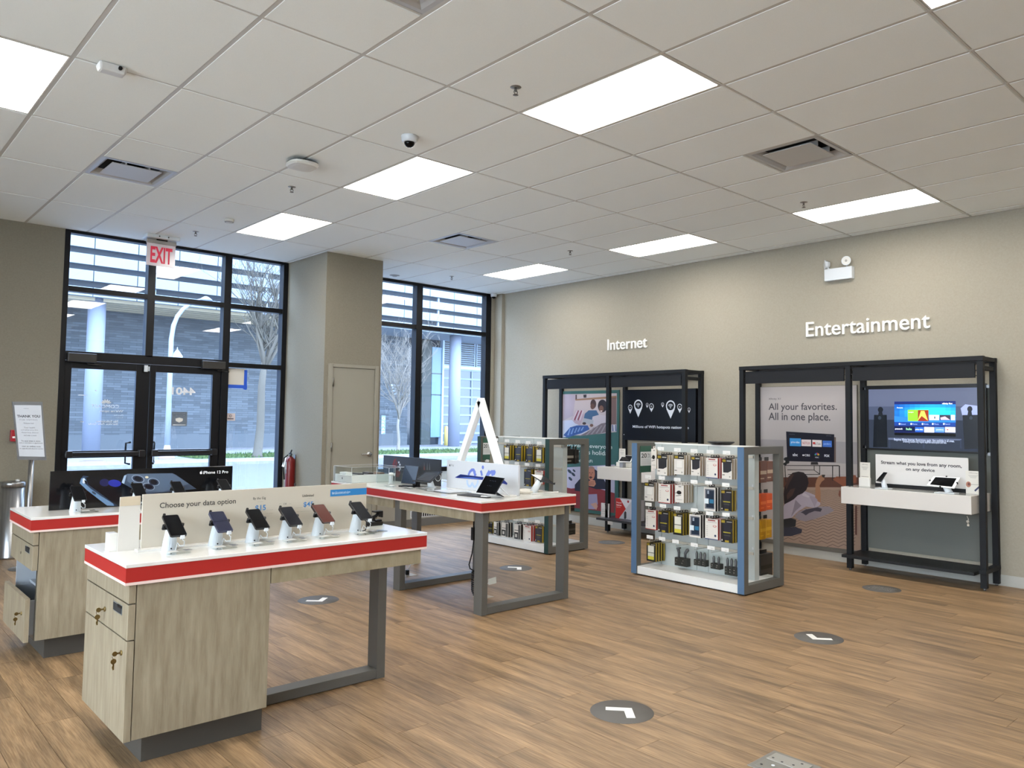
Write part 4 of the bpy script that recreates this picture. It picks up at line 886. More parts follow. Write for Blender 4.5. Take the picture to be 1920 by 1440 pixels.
p.ppoly([(212, 993), (280, 955), (560, 990), (545, 1022), (400, 1010), (250, 1000)], M('20307e', .3), 2, fv); p.ppoly([(240, 985), (285, 962), (400, 975), (540, 1000), (420, 992)], M('16225c', .3), 3, fv); p.ppoly([(260, 992), (400, 988), (540, 1012), (400, 1006)], M('4f6fc0', .3), 3, fv)
p.ppoly([(770, 1010), (800, 1022), (843, 1062), (838, 1082), (790, 1065), (765, 1072)], M('20307e', .3), 2, fv)
a_, b_ = p.px(*fv(152, 848)); apple(p, a_, b_, .022, M('15161a'), 1); p.text('iPad', *p.px(*fv(166, 858)), .042, .020, M('6b6c70'), 1)
build(mb, 'print', t)
# laptop-like tablet with keyboard
c = [Q(fv, 578, 970, 2.49), Q(fv, 803, 1000, 2.49), Q(fv, 692, 1198, 2.43), Q(fv, 463, 1172, 2.43)]
t, n, m_ = tablet('black tablet with keyboard standing open on the near end of the long table', c, inset=.97)
build(MB().slab([(2.52, 1.36, TZ+.0012), (2.36, 1.30, TZ+.0012), (2.42, .97, TZ+.0012), (2.56, 1.03, TZ+.0012)], (0, 0, 1), .006, M('1c1d20', .6)), 'keyboard', t)
build(MB().face([(2.485, .99, TZ+.09), (2.56, .94, TZ+.005), (2.47, .93, TZ+.005)], PLAS) or MB().slab([(2.47, .95, TZ+.06), (2.56, .93, TZ+.004), (2.58, 1.03, TZ+.004), (2.50, 1.03, TZ+.06)], (0, 0, 1), .004, PLAS), 'prop', t)
mb = MB()
for k in range(7): a, b = .3 + .09*(k % 4), .25 + .3*(k // 4); q = c[0].lerp(c[1], a+.1).lerp(c[3].lerp(c[2], a+.1), b) + n*.0016; mb.cyl(q, q + n*.0002, .0035, M('3b4350', .3), 6)
build(mb, 'icons', t)
t = thing('tablet_pencil', 'white stylus leaning beside the open black tablet on the table', 'stylus', (2.62, .98, TZ))
build(MB().tube([Q(fv, 745, 1105, 2.55), Q(fv, 865, 1215, 2.62)], .005, WPLAS, 8), 'barrel', t)
t = thing('cable_tray', 'low white cable tray at the near corner of the long table', 'cable cover', (2.5, .98, TZ))
mb = MB().hexa([(2.41, 1.05, TZ), (2.44, 1.00, TZ), (2.70, .93, TZ), (2.72, .98, TZ), (2.41, 1.05, TZ+.016), (2.44, 1.00, TZ+.014), (2.70, .93, TZ+.012), (2.72, .98, TZ+.014)], GLOSSW); build(mb, 'cover', t, .003)
t = thing('cable_tray', 'flat white cable cover behind the right-hand tablet stand', 'cable cover', (3.05, 1.1, TZ))
bx('cover', t, 2.92, .98, TZ, 3.24, 1.0, TZ+.012, GLOSSW, .003); bx('tray', t, 2.90, 1.05, TZ, 3.12, 1.28, TZ+.022, M('d9d3c6', .4), .006); build(MB().box(2.915, 1.22, TZ+.022, 2.96, 1.30, TZ+.04, PLAS), 'adapter', t, .004)
c = [Q(fv, 1120, 955, 3.02), Q(fv, 1270, 965, 3.10), Q(fv, 1408, 1065, 3.06), Q(fv, 1240, 1035, 2.98)]
t, n, m_ = tablet('black tablet lying almost flat on a stand at the right table edge', c, thick=.008)
mb = MB()
for q in c: mb.tube([m_ - n*.012, q - n*.008, q + n*.006], .006, PLAS, 6)
build(mb, 'clamp_arms', t)
t = tablet_stand('white leaning tablet stand at the right edge of the long table', 3.02, 1.08, Q(fv, 1235, 1020, 3.02), ring=False)
# tall white A-shaped display
t = thing('letter_display', 'tall glossy white A-shaped stand behind the white tablet sign', 'stand', (3.0, 2.0, TZ))
XA = 3.0; ap = atx(897.5, 752, XA); lf = atx(845, 915, XA); rt = atx(945, 905, XA); GA = M('e7e9ea', .12, coat=.5)
for nm, q in (('leg', lf), ('leg', rt)):
    q = Vector((XA, q.y, TZ)); a_ = Vector((XA, ap.y, ap.z)); d = (q - a_).normalized(); s_ = d.cross(Vector((1, 0, 0))).normalized()*.034; e_ = Vector((.05, 0, 0))
    k_ = 1.0/max(.3, abs(d.z))
    b0_ = [q - s_, q + s_, a_ + s_*.9, a_ - s_*.9]
    for b in b0_[:2]: b.z = TZ
    build(MB().prism(b0_, (1, 0, 0), .055, GA), nm, t, .004, fix=True)
build(MB().prism([ap + Vector((0, -.035, -.02)), ap + Vector((0, .035, -.02)), ap + Vector((0, .02, .03)), ap + Vector((0, -.02, .03))], (1, 0, 0), .055, GA), 'cap', t, .004, fix=True)
build(MB().cyl(ap + Vector((-.002, 0, .008)), ap + Vector((.0, 0, .008)), .007, M('8c7f76'), 8), 'pin', t)
t = thing('adapter', 'small black adapter with white cable behind the dark sign, long table', 'adapter', (2.98, 2.12, TZ)); bx('body', t, 2.95, 2.08, TZ, 3.02, 2.2, TZ+.045, PLAS, .006); build(MB().tube([(2.95, 2.2, TZ+.02), (2.93, 2.28, TZ+.03), (2.9, 2.3, TZ+.005), (2.85, 2.2, TZ+.004)], .004, WPLAS), 'cable', t)
# ================================================================ accessory racks
YEL = M('96801f', .5); PKW = M('d2ccc2', .45); PKK = M('1d1c1c', .4); PKR = M('a8322c', .45); BEIGE = M('9f917a', .5); OR_ = M('d8531c', .45)
def KS(k): return {'bw': 'black-and-white case box', 'cl': 'white box with black header', 'wr': 'white and red pack', 'pl': 'white pack, black plug picture', 'nv': 'white-framed navy case box', 'by': 'black case box, yellow side', 'yc': 'black box, clear window', 'wb': 'white and black box'}[k]
def hang_tab(mb, x, y, z, w, m):
    mb.box(x, y-w/2, z, x+.001, y+w/2, z+.012, m); mb.box(x, y-w/2, z+.012, x+.001, y-w*.2, z+.022, m); mb.box(x, y+w*.2, z+.012, x+.001, y+w/2, z+.022, m); mb.box(x, y-w*.4, z+.022, x+.001, y+w*.4, z+.027, m)
KINDS = {  # side colour, tab colour, words
 'bw': (BEIGE, PKK, 'black and white phone case box'), 'cl': (BEIGE, PKK, 'white phone case box with black header'), 'wr': (PKR, PKK, 'white and red screen protector pack'),
 'pl': (BEIGE, PKW, 'white pack with a black plug picture'), 'nv': (PKK, PKK, 'white-framed box with a navy phone case'), 'by': (YEL, PKK, 'black rugged case box with yellow side'),
 'yc': (YEL, PKK, 'black box with clear window and yellow foot'), 'wb': (PKK, PKK, 'white and black phone mount box')}
def pack_print(kind, x, ya, yb, za, zb):
    """front graphics on a face looking to -X; ya > yb (left to right)"""
    mb = MB(); p = Pl(mb, 'x', x, .0005, .0006); L, R = -ya, -yb; w, h = R-L, zb-za
    r = lambda a0, b0, a1, b1, m, k=1: p.rect(L+w*a0, za+h*b0, L+w*a1, za+h*b1, m, k)
    if kind in ('bw', 'cl'):
        r(0, .80, 1, 1, PKK); r(.07, .84, .40, .96, YEL, 2); r(.5, .87, .92, .92, M('b0aca4'), 2)
        if kind == 'bw': p.poly([(L+w*.15, za+h*.32), (L+w*.62, za+h*.32), (L+w*.95, za+h*.42), (L+w*.95, za+h*.8), (L+w*.12, za+h*.8)], M('26272b', .4), 1)
        else: r(.2, .32, .88, .76, M('c3bfb6')); r(.26, .36, .82, .73, M('d9d5cc'), 2)
        r(.06, .18, .3, .23, M('7a766e')); p.ell(L+w*.8, za+h*.12, w*.07, w*.07, M('8f8b82'), 1, 8)
    elif kind == 'wr':
        r(.22, .90, .8, .95, M('8f2b26')); r(.1, .82, .92, .85, M('a9a49a')); p.ell(L+w*.75, za+h*.66, w*.14, h*.05, M('b0453e'), 1); p.ell(L+w*.75, za+h*.665, w*.1, h*.03, PKW, 2)
        for q in range(6): r(.1, .62-q*.09, .22, .65-q*.09, M('a8a39a'))
        p.ell(L+w*.8, za+h*.2, w*.08, w*.08, M('1f2a4a'), 1, 10); r(0, 0, 1, .035, M('24366c') if ya < .9 else PKR)
    elif kind == 'pl':
        p.ell(L+w*.46, za+h*.58, w*.28, h*.11, PKK, 1); r(0, .53, .25, .56, PKK); p.poly([(L+w*.1, za+h*.36), (L+w*.7, za+h*.42), (L+w*.7, za+h*.45), (L+w*.1, za+h*.39)], PKK, 1); r(.15, .15, .8, .2, M('b7b2a8')); r(.4, .90, .7, .94, M('6e6a64'))
    elif kind == 'nv':
        r(.08, .08, .92, .93, M('6f7074'), 1); r(.2, .13, .88, .88, M('1e2a3a', .3), 2); r(.30, .72, .45, .86, M('8d95a0'), 3); r(.05, .3, .42, .52, M('c8d3d6'), 4); r(.5, .33, .85, .5, M('2c6c8c'), 4)
    elif kind in ('by', 'yc', 'wb'):
        if kind == 'by':
            p.poly([(L+w*.3, za+h*.1), (L+w*.72, za+h*.1), (L+w*.9, za+h*.9), (L+w*.2, za+h*.86)], M('2b2b33', .3), 1); r(.2, .42, .85, .47, M('8f8626'), 2); r(.25, .30, .8, .33, M('4a4a40'), 2)
            r(.35, .01, .7, .10, YEL, 2); r(.04, .06, .14, .13, M('c9c5bc'), 2)
        elif kind == 'yc':
            r(.14, .1, .84, .86, M('c4c1b0')); r(.14, .46, .84, .49, M('3a3a34'), 2); r(.14, .1, .84, .28, M('c0b43c'), 2); r(.2, .50, .78, .84, M('cfccc0'), 2)
        else: r(.06, .1, .6, .5, M('1b1b1b')); r(.2, .2, .45, .4, M('b9b5ac'), 2); r(.1, .6, .9, .64, M('3c3a38')); r(.62, .05, .95, .95, M('4b4946'))
        if kind != 'wb': r(.04, .86, .34, .97, YEL, 2); r(.5, .9, .95, .93, M('aaa69c'), 2)
    return mb
def pack(kind, x, ya, yb, za, zb, th, label, grp, front=True):
    side, tabc, _ = KINDS[kind]
    t = thing('accessory_pack', label, 'package', (x+th/2, (ya+yb)/2, za), grp)
    face = {'bw': PKW, 'cl': PKW, 'wr': PKW, 'pl': PKW, 'nv': PKW, 'by': PKK, 'yc': PKK, 'wb': PKW}[kind]
    mb = MB().box(x+.0005, ya, za, x+th, yb, zb, side).box(x, ya, za, x+.0006, yb, zb, face); build(mb, 'carton', t)
    mb = MB(); w = min(.04, abs(ya-yb)*.5); hang_tab(mb, x+th*.4, (ya+yb)/2, zb, w, tabc); build(mb, 'hang_tab', t)
    if front: build(pack_print(kind, x, ya, yb, za, zb), 'print', t)
    return t
def rack(x0, x1, y0, y1, edge, label, tx):
    """end frames at y0 and y1 (outer faces), white spine between them"""
    t = thing('accessory_rack', label, 'rack', ((x0+x1)/2, (y0+y1)/2, 0)); TH = .068; HT = 1.31; g = M('5f5d57', .45, spec=.35)
    for ya in (y0, y1-TH):
        fr = thing('end_frame', None, None, t['_o']); fr.parent = t; fr.location = (0, 0, 0)
        bx('upright', fr, x0, ya, .012, x0+.068, ya+TH, HT, g, .001); bx('upright', fr, x1-.075, ya, .012, x1, ya+TH, HT, g, .001)
        bx('top_bar', fr, x0+.068, ya, HT-.068, x1-.075, ya+TH, HT, g); bx('bottom_bar', fr, x0+.068, ya, .012, x1-.075, ya+TH, .085, g)
        bx('edge_reflection', fr, x0-.003, ya+.001, .014, x0, ya+TH-.001, HT-.002, edge)  # thin sheet whose colour paints in the reflection on the upright's side
    sx = x0 + .288; sp = M('b4bab6', .35)
    y = y0 + TH + .0
    mb = MB(); cuts = [y0+TH, y0+.57, y0+.70, y0+1.13, y1-TH] if y1-y0 > 1.25 else [y0+TH, y0+.57, y0+.70, y1-TH-.08, y1-TH]
    for a, b in zip(cuts, cuts[1:]): bx('spine_panel', t, sx, a+.002, .085, sx+.075, b-.002, HT-.012, sp, .001)
    bx('spine_cap', t, sx-.008, y0+TH, HT-.012, sx+.083, y1-TH, HT+.002, M('e2e0da', .4), .001)
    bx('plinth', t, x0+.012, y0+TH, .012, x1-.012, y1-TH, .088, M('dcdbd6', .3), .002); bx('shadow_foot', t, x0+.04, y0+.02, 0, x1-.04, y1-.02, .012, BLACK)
    return t, sx
def tag_card(t, x, y, z, w=.078, h=.034):
    mb = MB().box(x, y-w/2, z-h/2, x+.002, y+w/2, z+h/2, M('dfddd7', .4)); p = Pl(mb, 'x', x, .0004, .0005); p.text('$39.99', -y+.002, z-.009, .022, .006, M('6a6964'), 0); build(mb, 'price_tag', t)
def peg(t, xt, sx, y, z, zt):
    build(MB().tube([(sx, y, z), (xt+.01, y, z), (xt+.004, y, z+.004), (xt+.004, y, zt)], .0022, M('c3c0b8', .3), 5), 'peg_hook', t)
fg = crop(1180, 820, 4.8)
R1, SX = rack(4.485, 5.165, -.10, 1.185, M('506a86', .5, spec=.3), 'white accessory rack with painted pale blue edge reflections, nearest the viewer', 0)
PX = 4.60
FR = [  # kind, x0, ytop, x1, ybot, how many in the stack, spacing
 (0, 'pl', 197, 108, 243, 283, 1), (0, 'bw', 250, 163, 340, 345, 4), (0, 'cl', 403, 165, 492, 338, 3), (0, 'bw', 555, 176, 637, 348, 3), (0, 'wr', 690, 190, 795, 372, 3), (0, 'bw', 832, 197, 923, 380, 3),
 (1, 'cl', 137, 412, 222, 578, 3), (1, 'wr', 262, 425, 367, 598, 4), (1, 'pl', 412, 435, 490, 592, 4), (1, 'nv', 672, 455, 775, 668, 2), (1, 'by', 826, 482, 922, 668, 2),
 (2, 'wr', 147, 658, 240, 836, 2), (2, 'by', 260, 672, 352, 862, 3), (2, 'yc', 395, 690, 480, 885, 4), (2, 'nv', 540, 700, 642, 908, 3), (2, 'wr', 682, 738, 797, 928, 3), (2, 'by', 826, 747, 928, 955, 3),
 (3, 'yc', 157, 955, 235, 1123, 4)]
rown = ['top', 'second', 'third', 'bottom']; cnt = {}
for row, kind, xa, yt, xb, yb_, n in FR:
    cnt[row] = cnt.get(row, 0) + 1
    A = atx(*fg(xa, yt), PX); B = atx(*fg(xb, yb_), PX); A2 = atx(*fg(xb, yt), PX)
    ya, yb = A.y, B.y; zb = (A.z + A2.z)/2 + .004; za = B.z
    sp = min(.042, (SX - PX - .01)/n)
    for k in range(n):
        kk = kind if not (kind == 'cl' and k) else 'cl'
        pos = '' if n == 1 else (', front one' if k == 0 else ', %s behind' % ('next', 'third', 'fourth')[k-1])
        th = sp*.62
        pack(kind, PX + k*sp, ya - k*.001, yb - k*.001, za, zb, th, '%s, %s row of near rack, %s peg%s' % (KS(kind), rown[row], ordn[cnt[row]-1], pos), 'accessory packs on the near rack, %s row' % rown[row], k == 0)
TG = [[(283, 102), (433, 112), (583, 122), (728, 130), (875, 138)], [(170, 355), (293, 365), (432, 380), (583, 400), (713, 408), (868, 427)], [(173, 603), (303, 617), (430, 637), (585, 655), (723, 685), (870, 695)], [(185, 897), (295, 912), (417, 937), (585, 968), (735, 995), (862, 1012)]]
rails = []
for row in TG:
    zs = []
    for a, b in row:
        q = atx(*fg(a, b), 4.555); tag_card(R1, 4.553, q.y, q.z); peg(R1, 4.553, SX, q.y, q.z-.045, q.z-.015); zs.append(q.z)
    z = sum(zs)/len(zs); bx('hook_rail', R1, SX-.012, -.02, z-.055, SX, 1.10, z-.030, M('bdb8aa', .4), .001)
# hanging black gadgets in twin blister boxes
def gadget(label, xa, yt, yl, xb, yb_, n, style, grp):
    A = atx(*fg(xa, yl), PX+.05); B = atx(*fg(xb, yb_), PX+.05); T = atx(*fg(xa, yt), PX+.05)
    w = (A.y - B.y); t = thing('car_charger_pack', label, 'package', (PX+.07, (A.y+B.y)/2, B.z), grp); dk = M('262723', .4); m2 = M('4a4b4c', .35)
    for k in range(n):
        y0 = A.y - w*k/n; y1 = A.y - w*(k+1)/n + .004; bx('carton', t, PX+.05, y0, B.z, PX+.11, y1, A.z, dk, .001)
        mb = MB(); yc = (y0+y1)/2
        if style == 'v': mb.tube([(PX+.07, yc, A.z-.01), (PX+.068, yc-.004, (A.z+T.z)/2), (PX+.07, yc-.03 if k else yc+.012, T.z-.01), (PX+.07, yc-.036 if k else yc-.02, T.z)], [.011, .014, .018, .008], m2, 8)
        else: mb.lathe((PX+.07, yc, 0), [(.010, A.z-.01), (.013, A.z+.02), (.014, T.z-.02), (.006, T.z)], m2, 10)
        build(mb, 'gadget', t)
        mb = MB(); p = Pl(mb, 'x', PX+.05, .0005, .0006); p.rect(-y0+.006, B.z+(A.z-B.z)*.35, -y0+.02, B.z+(A.z-B.z)*.42, M('8a877e')); p.ell(-y0+w/n*.35, A.z-(A.z-B.z)*.3, .003, .003, M('c9c5ba')); build(mb, 'print', t)
    bx('blister_card', t, PX+.085, A.y, A.z, PX+.086, B.y, T.z+.012, ACRYL)
for a in (('twin black car chargers in dark boxes, first on the bottom row right half', 408, 990, 1078, 520, 1170, 2, 'v'), ('three black upright chargers in dark boxes, second on the bottom row', 580, 1025, 1095, 687, 1168, 3, 'u'), ('two slim black chargers in dark boxes, third on the bottom row', 730, 1065, 1130, 817, 1195, 2, 'u'), ('three black chargers in tall dark boxes, last on the bottom row', 857, 1083, 1160, 967, 1255, 3, 'u')): gadget(*a, 'charger packs on the near rack')
# discount placard on the inner frame
def placard(t_, cr_, y, q, label):
    A = aty(*cr_(q[0], q[1]), y); B = aty(*cr_(q[2], q[3]), y); t = thing('discount_placard', label, 'sign', ((A.x+B.x)/2, y, B.z))
    w, h = B.x-A.x, A.z-B.z; G = M('2f5646', .5)
    bx('card', t, A.x, y, B.z, B.x, y+.003, A.z, G)
    mb = MB(); p = Pl(mb, 'y', y, .0005, .0006); p.rect(A.x, B.z+h*.25, B.x, A.z-h*.22, M('c9cac8', .5), 0)
    p.text('20', A.x+w*.08, B.z+h*.55, w*.5, h*.17, M('2c2e30'), 1, ex=.015); p.text('%', A.x+w*.66, B.z+h*.63, w*.24, h*.08, M('3c3e40'), 1); p.text('OFF', A.x+w*.64, B.z+h*.55, w*.28, h*.05, M('3c3e40'), 1)
    for k in range(4): p.rect(A.x+w*.1, B.z+h*(.48-k*.05), A.x+w*.9, B.z+h*(.49-k*.05), M('a3a5a4'), 1)
    build(mb, 'print', t)
placard(R1, fg, 1.106, (100, 78, 195, 312), 'green and white 20 percent off card on the near rack')
t = thing('shallow_dish', 'flat round black tray on top of the near rack', 'tray', (4.82, .2, 1.312))
q = atx(1352, 833, 4.82)
build(MB().lathe((4.82, q.y, 1.312), [(.09, 0), (.095, .006), (.125, .022), (.13, .03), (.125, .032), (.09, .012), (0, .010)], M('1b1c1e', .35), 32), 'dish', t)
# packs on the far side of the near rack, seen through its end frame
def far_pack(label, cr_, Y, q, m, m2, n, grp, tz=None):
    A = aty(*cr_(q[0], q[1]), Y); B = aty(*cr_(q[2], q[3]), Y); A.x = max(A.x, (SX if cr_ is fg else SX2)+.088); w = (B.x-A.x)/n
    for k in range(n):
        t = thing('accessory_pack', label % ('near the spine', 'next to it', 'outermost')[k] if '%s' in label else label, 'package', (A.x+w*(k+.5), Y+.05, B.z), grp)
        x0 = A.x + w*k; dz = .006*k
        bx('carton', t, x0+.003, Y, B.z+dz, x0+w-.003, Y+.09, A.z-dz-.02, m, .004)
        mb = MB(); p = Pl(mb, 'y', Y, .0005, .0006); h = A.z-B.z
        p.rect(x0+.006, B.z+h*.35+dz, x0+w-.008, B.z+h*.5+dz, m2, 0); p.rect(x0+.008, B.z+h*.15+dz, x0+w*.6, B.z+h*.2+dz, m2, 0); build(mb, 'print', t)
        bx('hang_tab', t, x0+w*.2, Y+.04, A.z-.022, x0+w*.8, Y+.043, A.z+.012, PKK)
gp = 'packs on the far side of the near rack'
far_pack('copper blister pack seen through the near rack frame, top row, %s', fg, .06, (1176, 195, 1300, 400), M('6e3a22', .3), M('c3a78c', .4), 2, gp)
far_pack('orange pouch seen through the near rack frame, second row, %s', fg, .06, (1178, 490, 1290, 655), OR_, M('f07a3a', .4), 2, gp)
far_pack('yellow pack seen through the near rack frame, third row, %s', fg, .06, (1176, 725, 1284, 905), M('c08a12', .4), M('d8a52a', .4), 2, gp)
far_pack('dark pack with bow-shaped print seen through the rack frame, bottom row', fg, .06, (1180, 1040, 1292, 1250), M('34322f', .4), M('14130f', .4), 1, gp)
mb = MB()
for z in (1.20, .94, .66, .37): mb.box(SX-.006, -.02, z, SX+.004, -.006, z+.02, WPLAS)
build(mb, 'bracket', R1)
# ---- second rack
f2 = crop(860, 800, 5.538)
R2, SX2 = rack(4.575, 5.235, 2.47, 3.77, M('27403c', .5, spec=.3), 'white accessory rack with painted dark green edge reflections, further from the viewer', 0)
PX2 = 4.70
FR2 = [(0, 'yc', 470, 192, 530, 350, 3), (0, 'by', 585, 197, 648, 362, 3), (0, 'by', 700, 203, 768, 370, 3), (0, 'yc', 800, 215, 868, 378, 2), (1, 'by', 680, 440, 752, 622, 3), (1, 'wr', 790, 452, 875, 600, 3),
  (2, 'by', 300, 985, 350, 1110, 3), (2, 'wb', 365, 985, 412, 1138, 2), (2, 'wb', 445, 990, 515, 1155, 2), (2, 'wb', 575, 1005, 645, 1192, 2), (2, 'wr', 672, 1020, 750, 1203, 3), (2, 'by', 795, 1030, 865, 1205, 2)]
cnt = {}; rn2 = ['top', 'middle', 'bottom']
for row, kind, xa, yt, xb, yb_, n in FR2:
    cnt[row] = cnt.get(row, 0) + 1
    A = atx(*f2(xa, yt), PX2); B = atx(*f2(xb, yb_), PX2); sp = min(.042, (SX2-PX2-.01)/n)
    for k in range(n):
        pos = ', front one' if k == 0 else ', %s behind' % ('next', 'third', 'fourth')[k-1]
        pack(kind, PX2 + k*sp, A.y, B.y, B.z, A.z, sp*.62, '%s, %s row of far rack, %s peg%s' % (KS(kind), rn2[row], ordn[cnt[row]-1], pos), 'accessory packs on the far rack, %s row' % rn2[row], k == 0)
for row in ([(390, 135), (503, 145), (613, 155), (722, 165), (837, 170)], [(293, 355), (392, 362), (500, 372), (605, 382), (712, 393), (825, 403)], [(700, 975), (818, 985), (590, 962), (470, 950)]):
    zs = []
    for a, b in row: q = atx(*f2(a, b), PX2-.045); tag_card(R2, PX2-.047, q.y, q.z); peg(R2, PX2-.047, SX2, q.y, q.z-.045, q.z-.015); zs.append(q.z)
    z = sum(zs)/len(zs); bx('hook_rail', R2, SX2-.012, 2.55, z-.055, SX2, 3.69, z-.03, M('bdb8aa', .4), .001)
placard(R2, f2, 3.69, (255, 118, 326, 345), 'green and white 20 percent off card on the far rack')
far_pack('dark pack with pale label seen through the far rack frame, top row', f2, 2.70, (1122, 215, 1200, 385), M('23221f', .4), M('a8a498', .4), 1, 'packs on the far side of the far rack')
far_pack('narrow black pack seen through the far rack frame, top row, %s', f2, 2.68, (1205, 215, 1252, 385), M('201f1d', .4), M('4a4640', .4), 2, 'packs on the far side of the far rack')
far_pack('small dark pack hanging low behind the table corner, far rack', f2, 2.66, (1135, 790, 1205, 872), M('24221f', .4), M('5a3a38', .4), 1, 'packs on the far side of the far rack')
far_pack('twin black charger pack seen low through the far rack frame', f2, 2.66, (1140, 995, 1215, 1118), M('25231f', .4), M('4c4a44', .4), 1, 'packs on the far side of the far rack')
# ================================================================ shelving along the right wall
CH = M('15171a', .55, spec=.25)
def shelving(label, ys, sh_top, has_low_shelf, y_lo, y_hi):
    """ys: centre of the post pairs, left to right"""
    t = thing('wall_shelving', label, 'shelving', (6.65, (ys[0]+ys[-1])/2, 0)); d = .027; F0, F1 = 6.45, 6.505; B0, B1 = 6.80, 6.855
    for y in ys:
        bx('post', t, F0, y-d, .02, F1, y+d, 2.145, CH, .002); bx('post', t, B0, y-d, .02, B1, y+d, 2.145, CH, .002)
        mb = MB()
        for x in (F0+.027, B0+.027): mb.cyl((x, y, 0), (x, y, .022), .012, M('8c8c8c', .3, .8), 10)
        build(mb, 'levelling_foot', t)
        bx('cross_bar', t, F1, y-.018, 2.06, B0, y+.018, 2.10, CH, .001)
    bx('top_rail', t, F0-.003, ys[-1]-d-.003, 2.145, F1, ys[0]+d+.003, 2.19, CH, .002); bx('top_rail', t, B0, ys[-1]-d-.003, 2.145, B1, ys[0]+d+.003, 2.19, CH, .002)
    for y in (ys[0], ys[1], ys[-1]): bx('top_tie', t, F1, y-d, 2.15, B0, y+d, 2.186, CH)
    for a, b in zip(ys, ys[1:]):
        bx('header_panel', t, F0+.012, b+.047, 1.985, F0+.034, a-.047, 2.128, M('1a1b1e', .6, spec=.25), .002)
        mb = MB()
        for y in (b+.037, a-.037):
            for z in (2.0, 2.05, 2.11): mb.box(F0+.016, y-.011, z, F0+.028, y+.011, z+.008, BLACK)
        build(mb, 'clip', t)
    return t
SH = shelving('black steel wall shelving with television under the word Entertainment', [1.157, -.127, -1.398], 0, 1, 0, 0)
bx('back_panel', SH, 6.845, -1.36, .20, 6.852, -.15, 1.93, M('63655f', .5, spec=.3))
SHW = M('cfc9c1', .35)
bx('display_shelf', SH, 6.30, -1.354, .706, 6.845, -.117, .876, SHW, .003)
bx('shelf_top', SH, 6.33, -1.33, .8758, 6.80, -.14, .8775, M('9a9a96', .18))
bx('low_shelf', SH, 6.37, -1.345, .138, 6.84, -.083, .168, M('1b1c1e', .5, spec=.3), .002)
bx('low_rail', SH, 6.42, -1.43, .155, 6.845, -1.37, .195, CH, .002)
# lifestyle poster on the left half
t = thing('wall_poster', 'tall grey poster of a woman on a rug watching television', 'poster', (6.83, .55, .1))
bx('board', t, 6.83, -.055, .10, 6.842, 1.146, 1.962, M('5a564f', .5), .001)
mb = MB(); XP = 6.83; p = Pl(mb, 'x', XP, .0006, .0008); e5 = crop(1370, 660, 3.2); fc = crop(1450, 840, 7.2)
GB = M('a39b98', .55); INK2 = M('37343a', .6)
p.rect(-1.143, .15, .05, 1.958, GB, 0)
p.rect(-1.143, 1.09, .05, 1.33, M('8f8a8b', .55), .5)
p.ppoly([(95, 735), (760, 735), (760, 800), (95, 770)], M('9b9491'), .6, e5)
p.ppoly([(0, 395), (1180, 395), (1180, 540), (0, 540)], M('4e2c1e', .5), 1, fc)      # timber floor
p.ppoly([(0, 530), (1180, 530), (1180, 1390), (0, 1250)], M('8b7464', .7), 1.2, fc)   # rug
for k in range(26):     # zigzag weave
    y0 = 560 + k*(12 + k*.7)
    for q in range(14):
        xa = 140 + q*76 - k*4; dy = 14 + k*.8
        if xa > 1080: continue
        a, b = ((xa, y0), (xa+76, y0+dy)) if q % 2 == 0 else ((xa, y0+dy), (xa+76, y0))
        if max(a[1], b[1]) + 4 > 1250 + .12*xa: continue
        w = 2.4 + k*.16; p.ppoly([(a[0], a[1]), (b[0], b[1]), (b[0], b[1]+w), (a[0], a[1]+w)], M('4c3a34', .7), 1.6, fc)
p.ptext('Xfinity X1', 228, 290, 300, 275, INK2, 1, e5)
p.ptext('All your favorites.', 228, 360, 637, 305, INK2, 1, e5, ex=.008); p.ptext('All in one place.', 228, 422, 598, 365, INK2, 1, e5, ex=.008)
# the television in the poster
DKB = M('0e1020', .3); p.ppoly([(333, 477), (622, 494), (622, 662), (340, 655)], DKB, 2, e5); p.ppoly([(622, 510), (632, 512), (632, 662), (622, 662)], M('5a4a44'), 2, e5)
fj = crop(1400, 700, 8.727)
for (a, b, c_, d, m, tx, tm) in ((705, 1060, 890, 1195, M('2f86c4'), 'prime video', M('e8eef2')), (898, 1082, 1055, 1195, M('d3c5c2'), 'NETFLIX', M('b02a2a')), (1075, 1088, 1230, 1205, M('d3c8c5'), 'YouTube', M('26262a')), (1245, 1100, 1395, 1208, M('2f62b4'), 'pandora', M('9fc0ea'))):
    p.prect(a, b, c_, d, m, 2.6, fj); p.ptext(tx, a+(c_-a)*.12, d-(d-b)*.32, c_-(c_-a)*.12, b+(d-b)*.38, tm, 4, fj)
p.prect(1084, 1125, 1125, 1160, M('c4302b'), 4, fj)
p.ptext('home', 700, 1002, 790, 990, M('6a6d7a'), 3, fj); p.ptext('xfinity', 1300, 1032, 1388, 1015, M('6a6d7a'), 3, fj)
WT = M('d2d4da'); p.ptext('abc', 262, 108, 330, 72, WT, 3, fc, ex=.02); p.pell(405, 97, 11, 11, WT, 3, 12, fc); p.ptext('CBS', 420, 110, 496, 86, WT, 3, fc, ex=.02); p.ptext('FOX', 690, 120, 760, 90, WT, 3, fc, ex=.03)
for k, hc in enumerate(('d8c23a', 'd8823a', 'b8403a', '6a4aa0', '3a6ac0', '3aa05a')):
    a = PI*(.08 + k*.168); p.pell(590 + 22*math.cos(a), 98 - 22*math.sin(a), 14, 7, M(hc), 3, 10, fc, -a)
p.ptext('NBC', 566, 134, 618, 120, WT, 3, fc)
